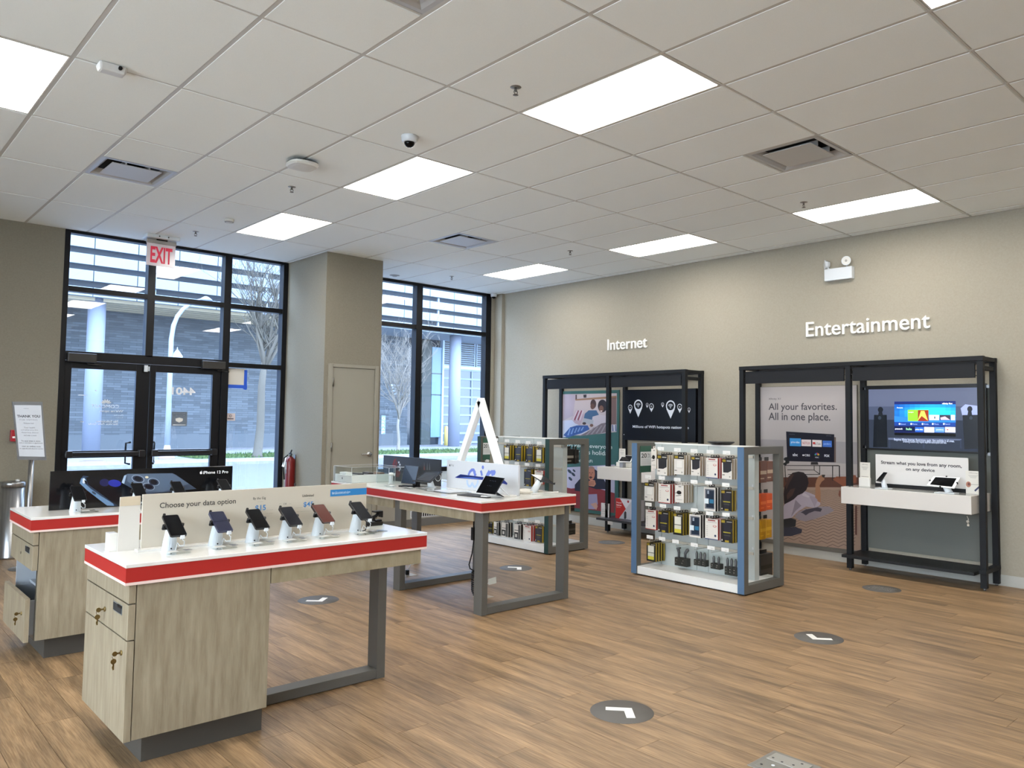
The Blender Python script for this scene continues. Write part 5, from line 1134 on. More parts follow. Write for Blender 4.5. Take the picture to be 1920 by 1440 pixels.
# stand of the television
KN = M('1c1719', .5)
p.ppoly([(150, 232), (880, 232), (905, 245), (150, 240)], KN, 2.2, fc)
for q in ([(150, 240), (160, 240), (175, 460), (165, 460)], [(795, 240), (808, 240), (806, 440), (796, 440)], [(885, 240), (900, 240), (902, 400), (888, 400)], [(548, 240), (558, 240), (558, 296), (548, 296)], [(622, 240), (632, 240), (632, 355), (622, 355)], [(190, 290), (560, 292), (560, 300), (190, 298)], [(200, 352), (632, 352), (632, 360), (200, 360)], [(555, 296), (632, 350), (626, 358), (548, 300)]): p.ppoly(q, KN, 2.2, fc)
p.ppoly([(510, 190), (600, 190), (610, 225), (505, 225)], KN, 2.3, fc)
# armchair and plant
p.ppoly([(805, 425), (850, 385), (990, 385), (1010, 520), (940, 515)], M('7a4630', .4), 2.2, fc); p.ppoly([(1050, 370), (1110, 365), (1125, 400), (1125, 470), (1050, 480)], M('7a4630', .4), 2.2, fc); p.ppoly([(890, 570), (910, 580), (905, 670), (880, 640)], M('6a3a2a', .4), 2.2, fc); p.ppoly([(1105, 780), (1130, 780), (1130, 1180), (1105, 1160)], M('4a241a'), 2.2, fc)
for a, b, r_ in ((175, 150, 34), (190, 190, 30), (160, 215, 26), (200, 130, 20)): p.pell(a, b, r_, r_*.8, M('14181a'), 2.4, 9, fc)
# the woman lying on the rug
SKN = M('8a6246', .55); SHT = M('948a94', .6); HAIR = M('1a1216', .4)
p.ppoly([(570, 480), (565, 700), (640, 740), (640, 600), (625, 500), (600, 470)], SKN, 2.6, fc)
p.ppoly([(570, 490), (585, 430), (610, 385), (650, 365), (692, 385), (690, 430), (655, 455), (630, 500), (600, 520)], SKN, 2.8, fc); p.ppoly([(655, 360), (702, 362), (690, 402), (660, 392)], M('26211f'), 3, fc)
p.ppoly([(300, 640), (400, 575), (480, 600), (560, 635), (640, 700), (632, 770), (570, 810), (440, 790), (330, 860), (250, 940), (140, 960), (130, 800), (200, 700)], SHT, 2.4, fc)
p.ppoly([(300, 700), (340, 740), (380, 780), (300, 850), (240, 930), (270, 830)], M('746a74'), 2.7, fc); p.ppoly([(480, 640), (560, 660), (600, 700), (560, 800), (520, 720)], M('857b85'), 2.7, fc); p.ppoly([(400, 590), (440, 620), (500, 660), (470, 670), (390, 640)], M('a59ba3'), 2.7, fc)
p.ppoly([(180, 480), (205, 390), (260, 335), (340, 318), (410, 330), (460, 380), (478, 470), (450, 560), (400, 610), (330, 640), (280, 690), (230, 720), (150, 760), (140, 620), (150, 530)], HAIR, 3.2, fc)
for q in ([(200, 400), (250, 350), (280, 360), (215, 480), (180, 560), (165, 520)], [(230, 560), (300, 540), (260, 640), (190, 700), (180, 640)]): p.ppoly(q, M('3a2622', .45), 3.5, fc)
p.ppoly([(290, 930), (330, 870), (420, 830), (620, 790), (760, 790), (820, 845), (740, 890), (560, 960), (430, 990), (340, 970)], M('7a7076', .7), 2.5, fc)
p.ppoly([(370, 870), (440, 830), (600, 800), (660, 820), (640, 860), (560, 850), (480, 880), (440, 910), (400, 880)], M('2f2a35'), 2.9, fc)
p.ppoly([(140, 960), (240, 945), (310, 970), (300, 1060), (140, 1080)], M('15161a'), 2.6, fc); p.ppoly([(140, 1075), (300, 1065), (390, 1100), (380, 1150), (240, 1190), (140, 1190)], M('2c2b36', .9), 2.7, fc)
build(mb, 'print', t)
# television
tv = thing('television', 'wide wall television showing a blue streaming menu', 'television', (6.79, -.75, 1.26))
bx('case', tv, 6.78, -1.345, 1.258, 6.835, -.166, 1.945, M('0b0b0d', .3), .004)
bx('panel', tv, 6.7775, -1.285, 1.275, 6.78, -.205, 1.905, M('2a303c', .12, emit=.55))
build(MB().box(6.80, -.16, 1.90, 6.82, -.13, 1.93, M('8b8f94', .3, .6)).box(6.80, -.16, 1.27, 6.82, -.13, 1.30, M('8b8f94', .3, .6)).box(6.80, -1.37, 1.90, 6.82, -1.345, 1.93, M('8b8f94', .3, .6)).box(6.80, -1.37, 1.24, 6.82, -1.345, 1.27, M('8b8f94', .3, .6)), 'mount_bracket', tv)
mb = MB(); p = Pl(mb, 'x', 6.7775, .0005, .0006); e7 = crop(1600, 710, 6.857); X_ = 1.1
def E(h, s=1.0): return M(h, .2, emit=s)
p.rect(.205, 1.72, 1.285, 1.905, E('4a5064', .6), 0); p.rect(.205, 1.58, 1.285, 1.72, E('3a4154', .6), 0)
p.ppoly([(1380, 380), (1440, 330), (1600, 350), (1600, 470), (1400, 470)], E('7c86b0', .7), 1, e7)
for q in ([(268, 465), (430, 465), (440, 880), (255, 880)], [(1405, 468), (1600, 465), (1610, 900), (1430, 905)]): p.ppoly(q, E('12161c', .5), 2, e7)
for cx_, cy_ in ((350, 400), (1498, 390)): p.pell(cx_, cy_, 34, 38, E('161a22', .5), 2, 12, e7); p.ppoly([(cx_-22, cy_+30), (cx_+22, cy_+30), (cx_+30, 468), (cx_-30, 468)], E('161a22', .5), 2.1, e7)
for cx_ in (340, 1512): p.pell(cx_, 505, 22, 24, E('2a323c', .5), 3, 12, e7)
p.ppoly([(450, 760), (1390, 775), (1390, 795), (450, 785)], E('4a5268', .6), 2, e7)
for a in ((460, 475), (895, 915), (1372, 1390)): p.ppoly([(a[0], 785), (a[1], 785), (a[1], 900), (a[0], 890)], E('2c3444', .6), 2, e7)
p.prect(530, 690, 1318, 745, E('0a0c10', .3), 2, e7)
p.ppoly([(528, 295), (1316, 287), (1316, 700), (528, 692)], E('141d4c', 1), 2.2, e7)
nb = 12
for i in range(nb):     # blue glow of the menu, brightest at centre right
    for j in range(6):
        x0 = 528 + i*788/nb; x1 = x0 + 788/nb; y0 = 330 + j*40; u_ = (x0+33-1020)/420; v_ = (y0+20-440)/120
        g = math.exp(-(u_*u_ + v_*v_)); h = '%02x%02x%02x' % (int(18+20*g), int(45+150*g), int(120+125*g)); p.prect(x0, y0, x1+.5, y0+40.5, E(h, .8), 2.4, e7)
p.ppoly([(528, 480), (700, 500), (1316, 520), (1316, 560), (528, 556)], E('2160c0', 1), 2.6, e7)
p.prect(528, 556, 1316, 615, E('14306e', 1), 2.8, e7); p.prect(528, 615, 1316, 697, E('0b1434', .8), 2.8, e7)
WE = E('dfe6f2', .9)
p.ptext('xfinity flex', 1142, 335, 1275, 308, WE, 4, e7, ex=.02); p.ptext('Recents', 563, 380, 636, 365, WE, 4, e7, ex=.01)
p.prect(700, 400, 970, 548, E('6fb02a', .9), 3.2, e7); p.prect(830, 405, 970, 548, E('7a2a1a', .8), 3.4, e7); p.ppoly([(870, 415), (915, 415), (960, 540), (880, 480), (830, 540)], E('c8b04a', .8), 3.6, e7); p.ptext('tonight', 708, 440, 775, 425, WE, 4, e7)
for a, b, h in ((978, 1104, 'c6dcea'), (1110, 1250, '2a2834'), (1256, 1308, 'c6dcea')): p.prect(a, 466, b, 534, E(h, .9), 3.2, e7)
p.ppoly([(1120, 500), (1180, 485), (1245, 530), (1125, 530)], E('b89aa8', .8), 3.6, e7); p.prect(1040, 485, 1056, 515, E('26303a', .5), 3.6, e7)
for k, (x_, tx) in enumerate(((585, 'Saved'), (735, 'Movies'), (880, 'Kids'), (1012, 'Music'), (1155, 'Search'))): p.pell(x_+10, 582, 11, 11, WE, 3.6, 10, e7); p.ptext(tx, x_+28, 592, x_+88, 576, E('8fa4d4', .8), 4, e7)
p.ptext('peacock', 540, 658, 635, 636, WE, 4, e7, ex=.02); p.ptext('hulu', 680, 660, 750, 632, E('8fd89a', .8), 4, e7, ex=.02); p.prect(795, 622, 905, 685, E('1f4a9c', 1), 3.4, e7); p.ptext('prime video', 800, 668, 895, 642, WE, 4, e7)
for a, b, h, tx, th in ((912, 1040, 'd4dcea', 'NETFLIX', 'b46a80'), (1046, 1172, '4a72c4', 'pandora', 'c8d6ee'), (1180, 1312, 'dfe4ea', 'YouTube', '2a2a2e')): p.prect(a, 622, b, 692, E(h, .95), 3.4, e7); p.ptext(tx, a+22, 668, b-14, 648, E(th, .6), 4, e7, ex=.01)
p.prect(1200, 648, 1222, 664, E('c02a2a', .8), 4.2, e7)
p.ptext('Requires Xfinity Internet. Restrictions apply. Not available in all areas.', 525, 805, 1300, 785, E('a9b4cc', .7), 4, e7); p.ptext('Streaming content may require separate subscription and fees.', 640, 828, 1200, 808, E('a9b4cc', .7), 4, e7)
build(mb, 'picture', tv)
# sign, placards and devices on the white shelf
t = thing('shelf_sign', 'white sign reading Stream what you love from any room', 'sign', (6.65, -.77, .8775))
bx('board', t, 6.65, -1.221, .897, 6.662, -.327, 1.215, M('d3cfca', .4), .001); bx('foot', t, 6.63, -1.20, .8775, 6.68, -.33, .915, BLACK)
mb = MB(); p = Pl(mb, 'x', 6.65); e8 = crop(1560, 840, 5.334)
A = p.px(*e8(490, 165)); B = p.px(*e8(1298, 205)); zc = .897+.318*.66
p.text('Stream what you love from any room,', A[0], zc, B[0]-A[0], .045, INK2, 0, ex=.025); A = p.px(*e8(738, 225)); B = p.px(*e8(1028, 240)); p.text('on any device', A[0], zc-.055, B[0]-A[0], .042, INK2, 0, ex=.025)
build(mb, 'print', t)
def small_placard(label, x, ya, yb, z0, z1, foot=True):
    t = thing('counter_placard', label, 'sign', (x, (ya+yb)/2, z0)); w = ya - yb
    bx('card', t, x, yb, z0, x+.004, ya, z1, M('d6d1c6', .45))
    if foot: bx('holder', t, x-.02, yb-.004, z0, x+.01, ya+.004, z0+.09, M('dedad2', .3), .002)
    mb = MB(); p = Pl(mb, 'x', x); h = z1-z0; m = M('6f6a64')
    p.text('xfinity', -ya+w*.2, z1-h*.12, w*.6, h*.06, m); 
    for k in range(3): p.rect(-ya+w*(.18+.06*k), z1-h*(.2+.05*k), -ya+w*(.8-.06*k), z1-h*(.19+.05*k), m)
    p.rect(-ya+w*.15, z1-h*.6, -ya+w*.85, z1-h*.585, m); build(mb, 'print', t); return t
small_placard('small cream placard in a holder at the left end of the Entertainment shelf', 6.55, -.205, -.312, .8775, 1.128)
t = small_placard('white placard with a round picture at the right end of the Entertainment shelf', 6.60, -1.212, -1.345, .8775, 1.095, False)
mb = MB(); p = Pl(mb, 'x', 6.60); p.ell(1.236, .965, .022, .028, M('a8705a'), 1, 14); p.ell(1.24, .968, .012, .014, M('6a3a30'), 2, 10); p.poly([(1.285, .912), (1.345, .975), (1.345, .955), (1.295, .90)], M('2a2f52'), 1); build(mb, 'picture', t)
ep = [atx(*e8(*q), X) for q, X in (((515, 240), 6.50), ((553, 243), 6.50), ((490, 337), 6.40), ((440, 325), 6.40))]
t, n, m_ = tablet('black phone on a small white stand on the Entertainment shelf', ep, thick=.008); t.name = 'smartphone'; t['category'] = 'phone'
t = thing('phone_stand', 'small white phone stand on the left of the Entertainment shelf', 'phone stand', (6.42, -.52, .8775))
b_ = atz(*e8(510, 410), .8775); b_.x += .05; build(MB().cone(b_, m_ - n*.010 + Vector((.01, 0, -.006)), .028, .02, WPLAS, 14), 'post', t); build(MB().box(b_.x-.06, b_.y-.05, .8775, b_.x+.06, b_.y+.08, .8835, WPLAS), 'base', t, .002)
ep = [atx(*e8(*q), X) for q, X in (((1015, 280), 6.52), ((1280, 295), 6.52), ((1222, 403), 6.40), ((945, 372), 6.40))]
t, n, m_ = tablet('white-framed tablet on a white stand on the Entertainment shelf', ep, body='e4e4e2', inset=.80)
mb = MB(); 
for i in range(4): q = (ep[i]+ep[(i+1) % 4])/2; mb.cyl(q - n*.012, q + n*.006, .008, PLAS, 8); mb.tube([m_ - n*.012, q - n*.010], .004, PLAS, 5)
build(mb, 'clamp', t)
t = thing('tablet_stand', 'white stand under the white-framed tablet, Entertainment shelf', 'tablet stand', (6.42, -1.1, .8775))
b_ = atz(*e8(1145, 460), .8775); b_.x += .08; build(MB().cone(b_, m_ - n*.012 + Vector((.01, 0, -.006)), .034, .024, WPLAS, 14), 'post', t); build(MB().box(b_.x-.06, b_.y-.06, .8775, b_.x+.08, b_.y+.12, .8845, WPLAS), 'base', t, .002)
t = thing('loose_plug', 'small cream cable end dangling under the Entertainment shelf', 'cable', (6.5, -1.24, .70))
build(MB().tube([atx(*e8(1350, 680), 6.45), atx(*e8(1365, 715), 6.45), atx(*e8(1350, 735), 6.45), atx(*e8(1370, 770), 6.45)], .004, M('cfc6b8', .5)), 'cable', t); build(MB().cyl(atx(*e8(1355, 725), 6.45), atx(*e8(1360, 745), 6.45), .012, M('cfc6b8', .5), 8).cyl(atx(*e8(1362, 762), 6.45), atx(*e8(1362, 782), 6.45), .010, M('cfc6b8', .5), 8), 'plug', t)
# ---- the Internet shelving
SI = shelving('black steel wall shelving with posters under the word Internet', [4.525, 3.258, 1.985], 0, 1, 0, 0)
bx('display_shelf', SI, 6.30, 2.02, .735, 6.845, 3.30, .90, SHW, .003)
bx('low_shelf', SI, 6.33, 2.02, .175, 6.84, 3.34, .205, M('2e2f33', .35), .002)
mb = MB()
for z in [.3 + .035*k for k in range(50)]: mb.box(6.799, 4.535, z, 6.8, 4.545, z+.02, BLACK)
build(mb, 'slots', SI)
t = thing('wall_poster', 'tall green poster with a couple on a bed and a laughing man', 'poster', (6.83, 3.95, .15))
bx('board', t, 6.83, 3.372, .17, 6.842, 4.53, 1.966, M('2f5a56', .5), .001)
mb = MB(); p = Pl(mb, 'x', XP, .0006, .0008); f7 = crop(1000, 670, 5.4857); G = M('2f5a56', .55)
p.rect(-4.51, 1.30, -3.415, 1.92, M('b0a4a6', .55), 0)       # upper photograph
p.ppoly([(300, 650), (400, 645), (470, 700), (560, 760), (500, 790), (300, 826)], M('b7bdd0'), .6, f7); p.ppoly([(430, 430), (855, 395), (855, 420), (435, 445)], M('8a6a52'), 1, f7); p.ppoly([(434, 385), (448, 384), (448, 430), (434, 432)], M('3a2a2a'), 1.1, f7); p.ppoly([(515, 385), (548, 382), (546, 415), (518, 415)], M('2a2426'), 1.1, f7)
p.ppoly([(300, 380), (430, 385), (430, 440), (410, 600), (300, 655)], M('a296a2'), .7, f7); p.ppoly([(790, 420), (855, 415), (855, 690), (800, 690)], M('6a5450'), 1, f7)
for k in range(5): p.ppoly([(400+k*18, 640), (445+k*16, 545), (455+k*16, 548), (412+k*18, 652)], M('7a3a4a' if k % 2 else 'c0b2b8'), 1.6+.05*k, f7)
p.ppoly([(395, 640), (440, 540), (500, 555), (525, 600), (480, 700), (430, 680)], M('a894a0'), 1.3, f7)
p.ppoly([(530, 580), (570, 545), (650, 545), (680, 600), (640, 660), (560, 680), (515, 650)], M('3a5878'), 2, f7)
p.pell(618, 480, 30, 48, M('3a2620'), 2.4, 16, f7); p.pell(610, 505, 22, 30, M('54382c'), 2.5, 12, f7)
p.pell(712, 500, 48, 66, M('1c1214'), 2.6, 18, f7); p.pell(700, 530, 24, 36, M('6a4a3a'), 2.8, 14, f7); p.ppoly([(688, 548), (712, 548), (706, 558), (694, 558)], M('e0d0c8'), 2.9, f7)
p.ppoly([(610, 610), (680, 590), (750, 600), (755, 700), (660, 720), (600, 680)], M('b4acb4'), 2.6, f7)
p.ppoly([(520, 625), (620, 645), (615, 700), (508, 668)], M('9c9ea4'), 3, f7); p.pell(525, 680, 20, 14, M('3a2620'), 3.1, 10, f7); p.pell(600, 700, 18, 16, M('6a4a3a'), 3.1, 10, f7)
p.ppoly([(350, 826), (310, 800), (380, 720), (450, 700), (560, 700), (580, 740), (500, 780), (430, 800)], M('2c4f8c'), 2.2, f7)
for k in range(5): p.ppoly([(350+k*34, 800-k*12), (375+k*34, 730-k*4), (385+k*34, 735-k*4), (365+k*34, 803-k*12)], M('6f8cc0'), 2.4, f7)
p.ppoly([(460, 818), (620, 730), (700, 680), (760, 670), (755, 770), (600, 800)], M('6f6468'), 2.9, f7)
for k in range(4): p.ppoly([(540+k*50, 800-k*8), (620+k*40, 720-k*10), (630+k*40, 722-k*10), (556+k*50, 800-k*8)], M('8d8488'), 3.1, f7)
for k in range(4): p.ppoly([(800+k*15, 760), (795+k*16, 695), (803+k*16, 693), (810+k*15, 760)], M('3a5a8a' if k % 2 else 'c4c8d0'), 1.6, f7)
z8 = crop(1060, 820, 7.2); WG = M('c4d0cc')
p.poly([(-4.53, 1.25), (-3.372, 1.372), (-3.372, .90), (-4.53, .78)], G, 3.3)
A = p.px(*z8(310, 135)); B = p.px(*z8(635, 150)); wcol = B[0] - (-4.42)
p.text('xFi keeps everyone', -4.42, 1.105, wcol, .075, WG, 5, ex=.01); p.text('happy this holiday', -4.42, 1.005, wcol*.97, .085, WG, 5, ex=.01); p.text('Powered by xFi', -4.42, .895, .55, .055, WG, 5, ex=.01)
p.poly([(-4.51, .80), (-3.44, .905), (-3.44, .22), (-4.51, .22)], M('a7a6bc', .55), 4)     # lower photograph
p.poly([(-4.51, .22), (-3.44, .22), (-3.44, .50), (-3.9, .56), (-4.3, .50), (-4.51, .52)], M('7a2a30', .55), 4.4)
p.ppoly([(130, 640), (200, 560), (300, 540), (400, 430), (470, 480), (540, 600), (550, 700), (420, 700), (300, 660), (200, 730), (130, 720)], M('151a2c'), 5, z8)
SK2 = M('a87058', .5); p.pell(352, 490, 50, 92, SK2, 5.5, 20, z8); p.ppoly([(305, 440), (312, 405), (340, 390), (372, 392), (395, 410), (400, 445), (380, 425), (330, 422)], M('8f7064'), 5.7, z8); p.ppoly([(345, 480), (356, 480), (362, 515), (340, 515)], M('8c5844'), 5.75, z8); p.ppoly([(318, 535), (345, 525), (372, 538), (345, 560)], M('3a1a18'), 5.8, z8)
for ex_ in (332, 368): p.pell(ex_, 478, 8, 5, M('2a1814'), 5.8, 8, z8)
p.ppoly([(305, 600), (350, 575), (400, 580), (415, 630), (390, 665), (320, 655)], M('b07a62'), 5.9, z8)
for k in range(3): p.ppoly([(310+k*4, 600+k*18), (392, 592+k*20), (394, 602+k*20), (312+k*4, 612+k*18)], M('8a5a48'), 6, z8)
p.ppoly([(300, 770), (430, 765), (440, 900), (400, 970), (300, 965)], M('8a86a4'), 5, z8); p.ppoly([(340, 900), (420, 880), (440, 930), (420, 980)], M('b08a7c'), 5.3, z8)
for a, b, r_ in ((60, 460, 36), (110, 500, 34), (70, 560, 34), (120, 450, 24)): p.pell(a, b, r_, r_*.5, M('1c2a3a'), 4.6, 10, z8, rot=.8)
build(mb, 'print', t)
t = thing('wall_screen', 'black panel with white map pins and words on WiFi hotspots', 'sign', (6.79, 2.64, 1.26))
bx('case', t, 6.785, 2.037, 1.262, 6.84, 3.244, 1.963, M('0a0b10', .35, spec=.25), .004)
mb = MB(); p = Pl(mb, 'x', 6.785); WP = M('cfd2d8', .5); NK = M('0a0b10', .4, spec=.25)
def pin(cx_, cy_, r_, tip):
    mb = MB(); p = Pl(mb, 'x', 6.785)
    c = p.px(*f7(cx_, cy_)); e = p.px(*f7(cx_, tip)); R_ = (p.px(*f7(cx_+r_, cy_))[0]-c[0])
    p.poly([(c[0]-R_*.92, c[1]-R_*.5), (e[0], e[1]), (c[0]+R_*.92, c[1]-R_*.5)], WP, 0); p.ell(c[0], c[1], R_, R_*.98, WP, .6, 22); p.ell(c[0], c[1], R_*.78, R_*.76, NK, 1.6, 22)
    p.ell(c[0], c[1]-R_*.32, R_*.1, R_*.1, WP, 2.6, 8)
    for rr in (.28, .48, .66):
        q = [(c[0]+R_*rr*math.cos(a), c[1]-R_*.32+R_*rr*math.sin(a)) for a in [math.radians(40+i*12.5) for i in range(9)]] + [(c[0]+R_*(rr-.08)*math.cos(a), c[1]-R_*.32+R_*(rr-.08)*math.sin(a)) for a in [math.radians(140-i*12.5) for i in range(9)]]
        if rr < .6 or r_ > 30: p.poly(q, WP, 2.6)
    build(mb, 'map_pin', t)
for a in ((997, 515, 22, 580), (1080, 490, 44, 617), (1171, 486, 13, 520), (1215, 503, 24, 562), (1330, 482, 14, 515), (1412, 500, 48, 630), (1506, 508, 25, 573), (1602, 535, 15, 573)): pin(*a)
A = p.px(*f7(1022, 725)); p.text('Millions of WiFi hotspots nationwide', A[0], 1.422, .94, .048, WP, 0, ex=.02)
build(mb, 'print', t); build(MB().cyl((6.783, 3.235, 1.335), (6.780, 3.235, 1.335), .006, M('cfd2d4'), 8), 'screw', t)
small_placard('small cream placard behind the tablet on the Internet shelf', 6.52, 3.10, 2.99, .90, 1.15, False)
ep = [atx(*f7(*q), X) for q, X in (((915, 1005), 6.56), ((1030, 1012), 6.56), ((1000, 1078), 6.42), ((870, 1070), 6.42))]
t, n, m_ = tablet('white-framed tablet sloping on the Internet shelf', ep, body='dcdcd8', inset=.88)
t = thing('tablet_stand', 'white boxy stand under the tablet on the Internet shelf', 'tablet stand', (6.5, 2.95, .90)); bx('body', t, 6.46, 2.84, .90, 6.60, 3.10, .968, M('d6d2c8', .4), .006); bx('leg', t, 6.40, 2.93, .90, 6.47, 2.99, .965, M('8e9094', .4, .3), .003)
t = thing('router_box', 'red and white internet equipment carton on the low Internet shelf', 'carton', (6.55, 2.9, .205))
bx('carton', t, 6.50, 2.70, .2055, 6.58, 3.137, .476, M('c4c0c2', .4), .001)
mb = MB(); p = Pl(mb, 'x', 6.50); p.rect(-3.137, .206, -2.70, .476, M('b9b6ba'), 0); p.poly([(-3.137, .206), (-3.137, .476), (-3.06, .476), (-2.955, .345), (-3.075, .206)], M('b6231f'), 1); p.poly([(-3.06, .476), (-2.84, .476), (-2.955, .345)], M('cfcbd0'), 1)
p.text('Prepaid', -3.12, .405, .09, .022, M('e8d4d2'), 2, ex=.02); p.text('Internet', -3.12, .375, .09, .022, M('e8d4d2'), 2, ex=.02); p.text('Starter kit', -3.12, .352, .07, .012, M('e8d4d2'), 2); p.ell(-2.915, .445, .017, .017, M('a02430'), 2); p.poly([(-2.985, .215), (-2.985, .29), (-2.965, .315), (-2.945, .30), (-2.945, .225), (-2.965, .205)], M('2b2a2d'), 2)
build(mb, 'print', t)
t = thing('brochure_holder', 'small white leaflet standing on the low Internet shelf, left', 'brochure', (6.47, 3.29, .205))
bx('card', t, 6.45, 3.217, .2055, 6.47, 3.357, .393, M('cfccc8', .4)); mb = MB(); p = Pl(mb, 'x', 6.45); p.poly([(-3.29, .385), (-3.23, .385), (-3.23, .31), (-3.25, .30), (-3.27, .34)], M('2a2426'), 0); p.rect(-3.345, .25, -3.26, .254, M('a6a29c')); p.rect(-3.345, .28, -3.28, .284, M('8a6a66')); p.text('xfinity', -3.345, .30, .05, .012, M('7a7672')); build(mb, 'print', t)
mb = MB().box(6.325, 3.04, .135, 6.328, 3.125, .178, M('c9c4bc', .5)); p = Pl(mb, 'x', 6.325); p.text('$59.99', -3.085, .15, .035, .012, M('6a655f')); build(mb, 'price_tag', SI)
# ================================================================ the street outside
GZ = -.15
st_ = bx('street', None, -60, YF+.3, GZ-.3, 70, 22.3, GZ, tex_mat('asphalt', '4e4f53', '5c5d61', 30, (1, 1, 1), .9, bump=.2)); tag(st_, kind='structure')
pv = bx('pavement', None, -60, 22.3, GZ-.3, 70, 24.5, GZ+.10, tex_mat('concrete', '6f7074', '7e7f84', 6, (1, 1, 1), .9, bump=.1)); tag(pv, kind='structure')
CONC = pv.data.materials[0]
pv2 = bx('pavement', None, -60, 24.5, GZ-.3, 70, 35.2, GZ+.05, CONC); tag(pv2, kind='structure')
ap_ = bx('pavement', None, -60, YF+.16, GZ-.3, 70, YF+4.2, -.03, CONC); tag(ap_, kind='structure')
rng = random.Random(3); gmb = MB(); gr = [M('3d5428', .8), M('4c6134', .8), M('324824', .8)]
for x0, x1 in ((8.9, 17.5), (17.5, 30)):
    gmb.box(x0, 24.7, GZ+.04, x1, 27.5, GZ+.09, gr[0])
for _ in range(5200):
    x = rng.uniform(8.8, 30); y = rng.uniform(24.7, 27.6); h = rng.uniform(.05, .14); a = rng.uniform(0, PI); dx, dy = .04*math.cos(a), .04*math.sin(a)
    gmb.face([(x-dx, y-dy, GZ+.08), (x+dx, y+dy, GZ+.08), (x+rng.uniform(-.03, .03), y, GZ+.08+h)], rng.choice(gr))
tag(build(gmb, 'grass_verge'), 'strip of green grass along the far pavement', 'grass', kind='stuff')
t = thing('manhole_cover', 'round brown cover set in the far pavement seen below the left door', 'manhole cover', (5.5, 25.6, GZ+.05)); build(MB().lathe((5.5, 25.6, GZ+.05), [(.42, 0), (.42, .012), (0, .012)], M('7d6d62', .8), 28).lathe((5.5, 25.6, GZ+.06), [(.30, 0), (.30, .008), (0, .008)], M('6d5e55', .8), 24), 'lid', t)
# building across the street
side = bx('ground_left', None, -60, -50, GZ-.3, X0-.16, YF+.3, GZ, tex_mat('pale_concrete', 'cfcec8', 'deddd6', 6, (1, 1, 1), .9)); tag(side, kind='structure')
bd = thing('building', 'dark brick building with white slatted upper facade across the street', 'building', (10, 33, GZ))
bx('brick_wall', bd, -30, 35, GZ, 24.5, 35.4, 6.35, BRICK)
bx('side_wall', bd, -30, 34.98, GZ, 5.85, 35, 6.35, M('8fa6c4', .3)); bx('corner_strip', bd, 5.85, 34.97, GZ, 6.05, 35, 6.35, M('33383d', .5))
bx('base_course', bd, 6.1, 34.95, GZ, 24.5, 35, GZ+.7, M('50565c', .8))
bx('upper_wall', bd, -30, 31.6, 6.35, 60, 36, 18, M('39414b', .7))
PNL = M('6f7a88', .5); SEAM = M('30343a', .7)
rows = [(6.24, 6.60), (6.86, 7.28), (7.52, 7.94), (8.20, 8.70), (8.94, 9.44), (9.68, 10.18), (10.42, 10.92), (11.2, 11.7), (12, 12.5)]
mesh_c = {}
for (z0, z1) in rows:
    x = -11.75
    while x < 46:
        w = 1.66; key = round(z1-z0, 3)
        if key not in mesh_c: o = build(MB().box(.018, 0, 0, w-.018, .12, z1-z0, PNL), 'cladding_panel', bd); mesh_c[key] = o.data
        else: o = bpy.data.objects.new('cladding_panel', mesh_c[key]); COL.objects.link(o); o.parent = bd
        o.location = (x+.03, 31, z0); x += w
mb = MB()
for z0, z1 in ((6.60, 6.86), (7.28, 7.52), (7.94, 8.20), (8.70, 8.94), (9.44, 9.68), (10.18, 10.42)):
    for k in range(34):
        x = -11 + k*1.66*1; 
        if k % 3 == 0: mb.box(x, 31.25, z0, x+.10, 31.35, z1, M('9fb0c4', .5))
build(mb, 'gap_bracket', bd)
bx('soffit', bd, -30, 31.05, 6.30, 60, 36, 6.36, M('8b95a0', .7))
SOF = M('b5a88f', .7); mb = MB()
for k in range(5):       # warm ribbed ceiling between the brick wall and the facade
    y = 31.7 + k*.66; mb.box(-12, y, 6.16, 16.6, y+.42, 6.30, SOF)
build(mb, 'soffit_slat', bd)
for x in (6.95, 25.70): build(MB().cyl((x, 32, GZ), (x, 32, 6.35), .34, M('747c8d', .7), 28), 'column', bd)
# glazed bay, louvres and garage door on the right
bx('glass_bay', bd, 24.5, 35.1, GZ, 27.0, 35.3, 6.35, M('232a33', .1)); bx('dark_wall', bd, 25.45, 34.9, GZ, 26.12, 35.1, 6.2, M('2a3334', .5))
bx('tall_window', bd, 26.14, 34.88, .35, 26.87, 34.95, 5.85, M('5c7e94', .2, spec=.4)); bx('window_bar', bd, 26.14, 34.86, 2.9, 26.87, 34.9, 2.96, M('26303a')); bx('window_bar', bd, 26.14, 34.86, 4.2, 26.87, 34.9, 4.25, M('26303a'))
bx('jamb', bd, 26.87, 34.8, GZ, 27.0, 35.2, 6.3, M('9fb0c4', .5)); bx('garage_wall', bd, 27.0, 35.1, GZ, 60, 35.4, 6.35, M('6d7c90', .6))
for x0, x1 in ((27.05, 27.75), (27.85, 29.6), (29.7, 31.4), (31.5, 33.2)):
    fr = thing('louvre_panel', None, None, bd['_o']); fr.parent = bd; fr.location = (0, 0, 0)
    bx('frame', fr, x0, 35.0, 4.78, x0+.06, 35.1, 6.28, M('93a3b6')); bx('frame', fr, x1-.06, 35.0, 4.78, x1, 35.1, 6.28, M('93a3b6')); bx('backing', fr, x0, 35.06, 4.78, x1, 35.1, 6.28, M('2b3036'))
    for k in range(11): z = 4.82 + k*.132; build(MB().hexa([(x0+.06, 34.98, z), (x1-.06, 34.98, z), (x1-.06, 35.06, z+.05), (x0+.06, 35.06, z+.05), (x0+.06, 34.98, z+.03), (x1-.06, 34.98, z+.03), (x1-.06, 35.06, z+.08), (x0+.06, 35.06, z+.08)], M('8f9fae', .5)), 'louvre_blade', fr)
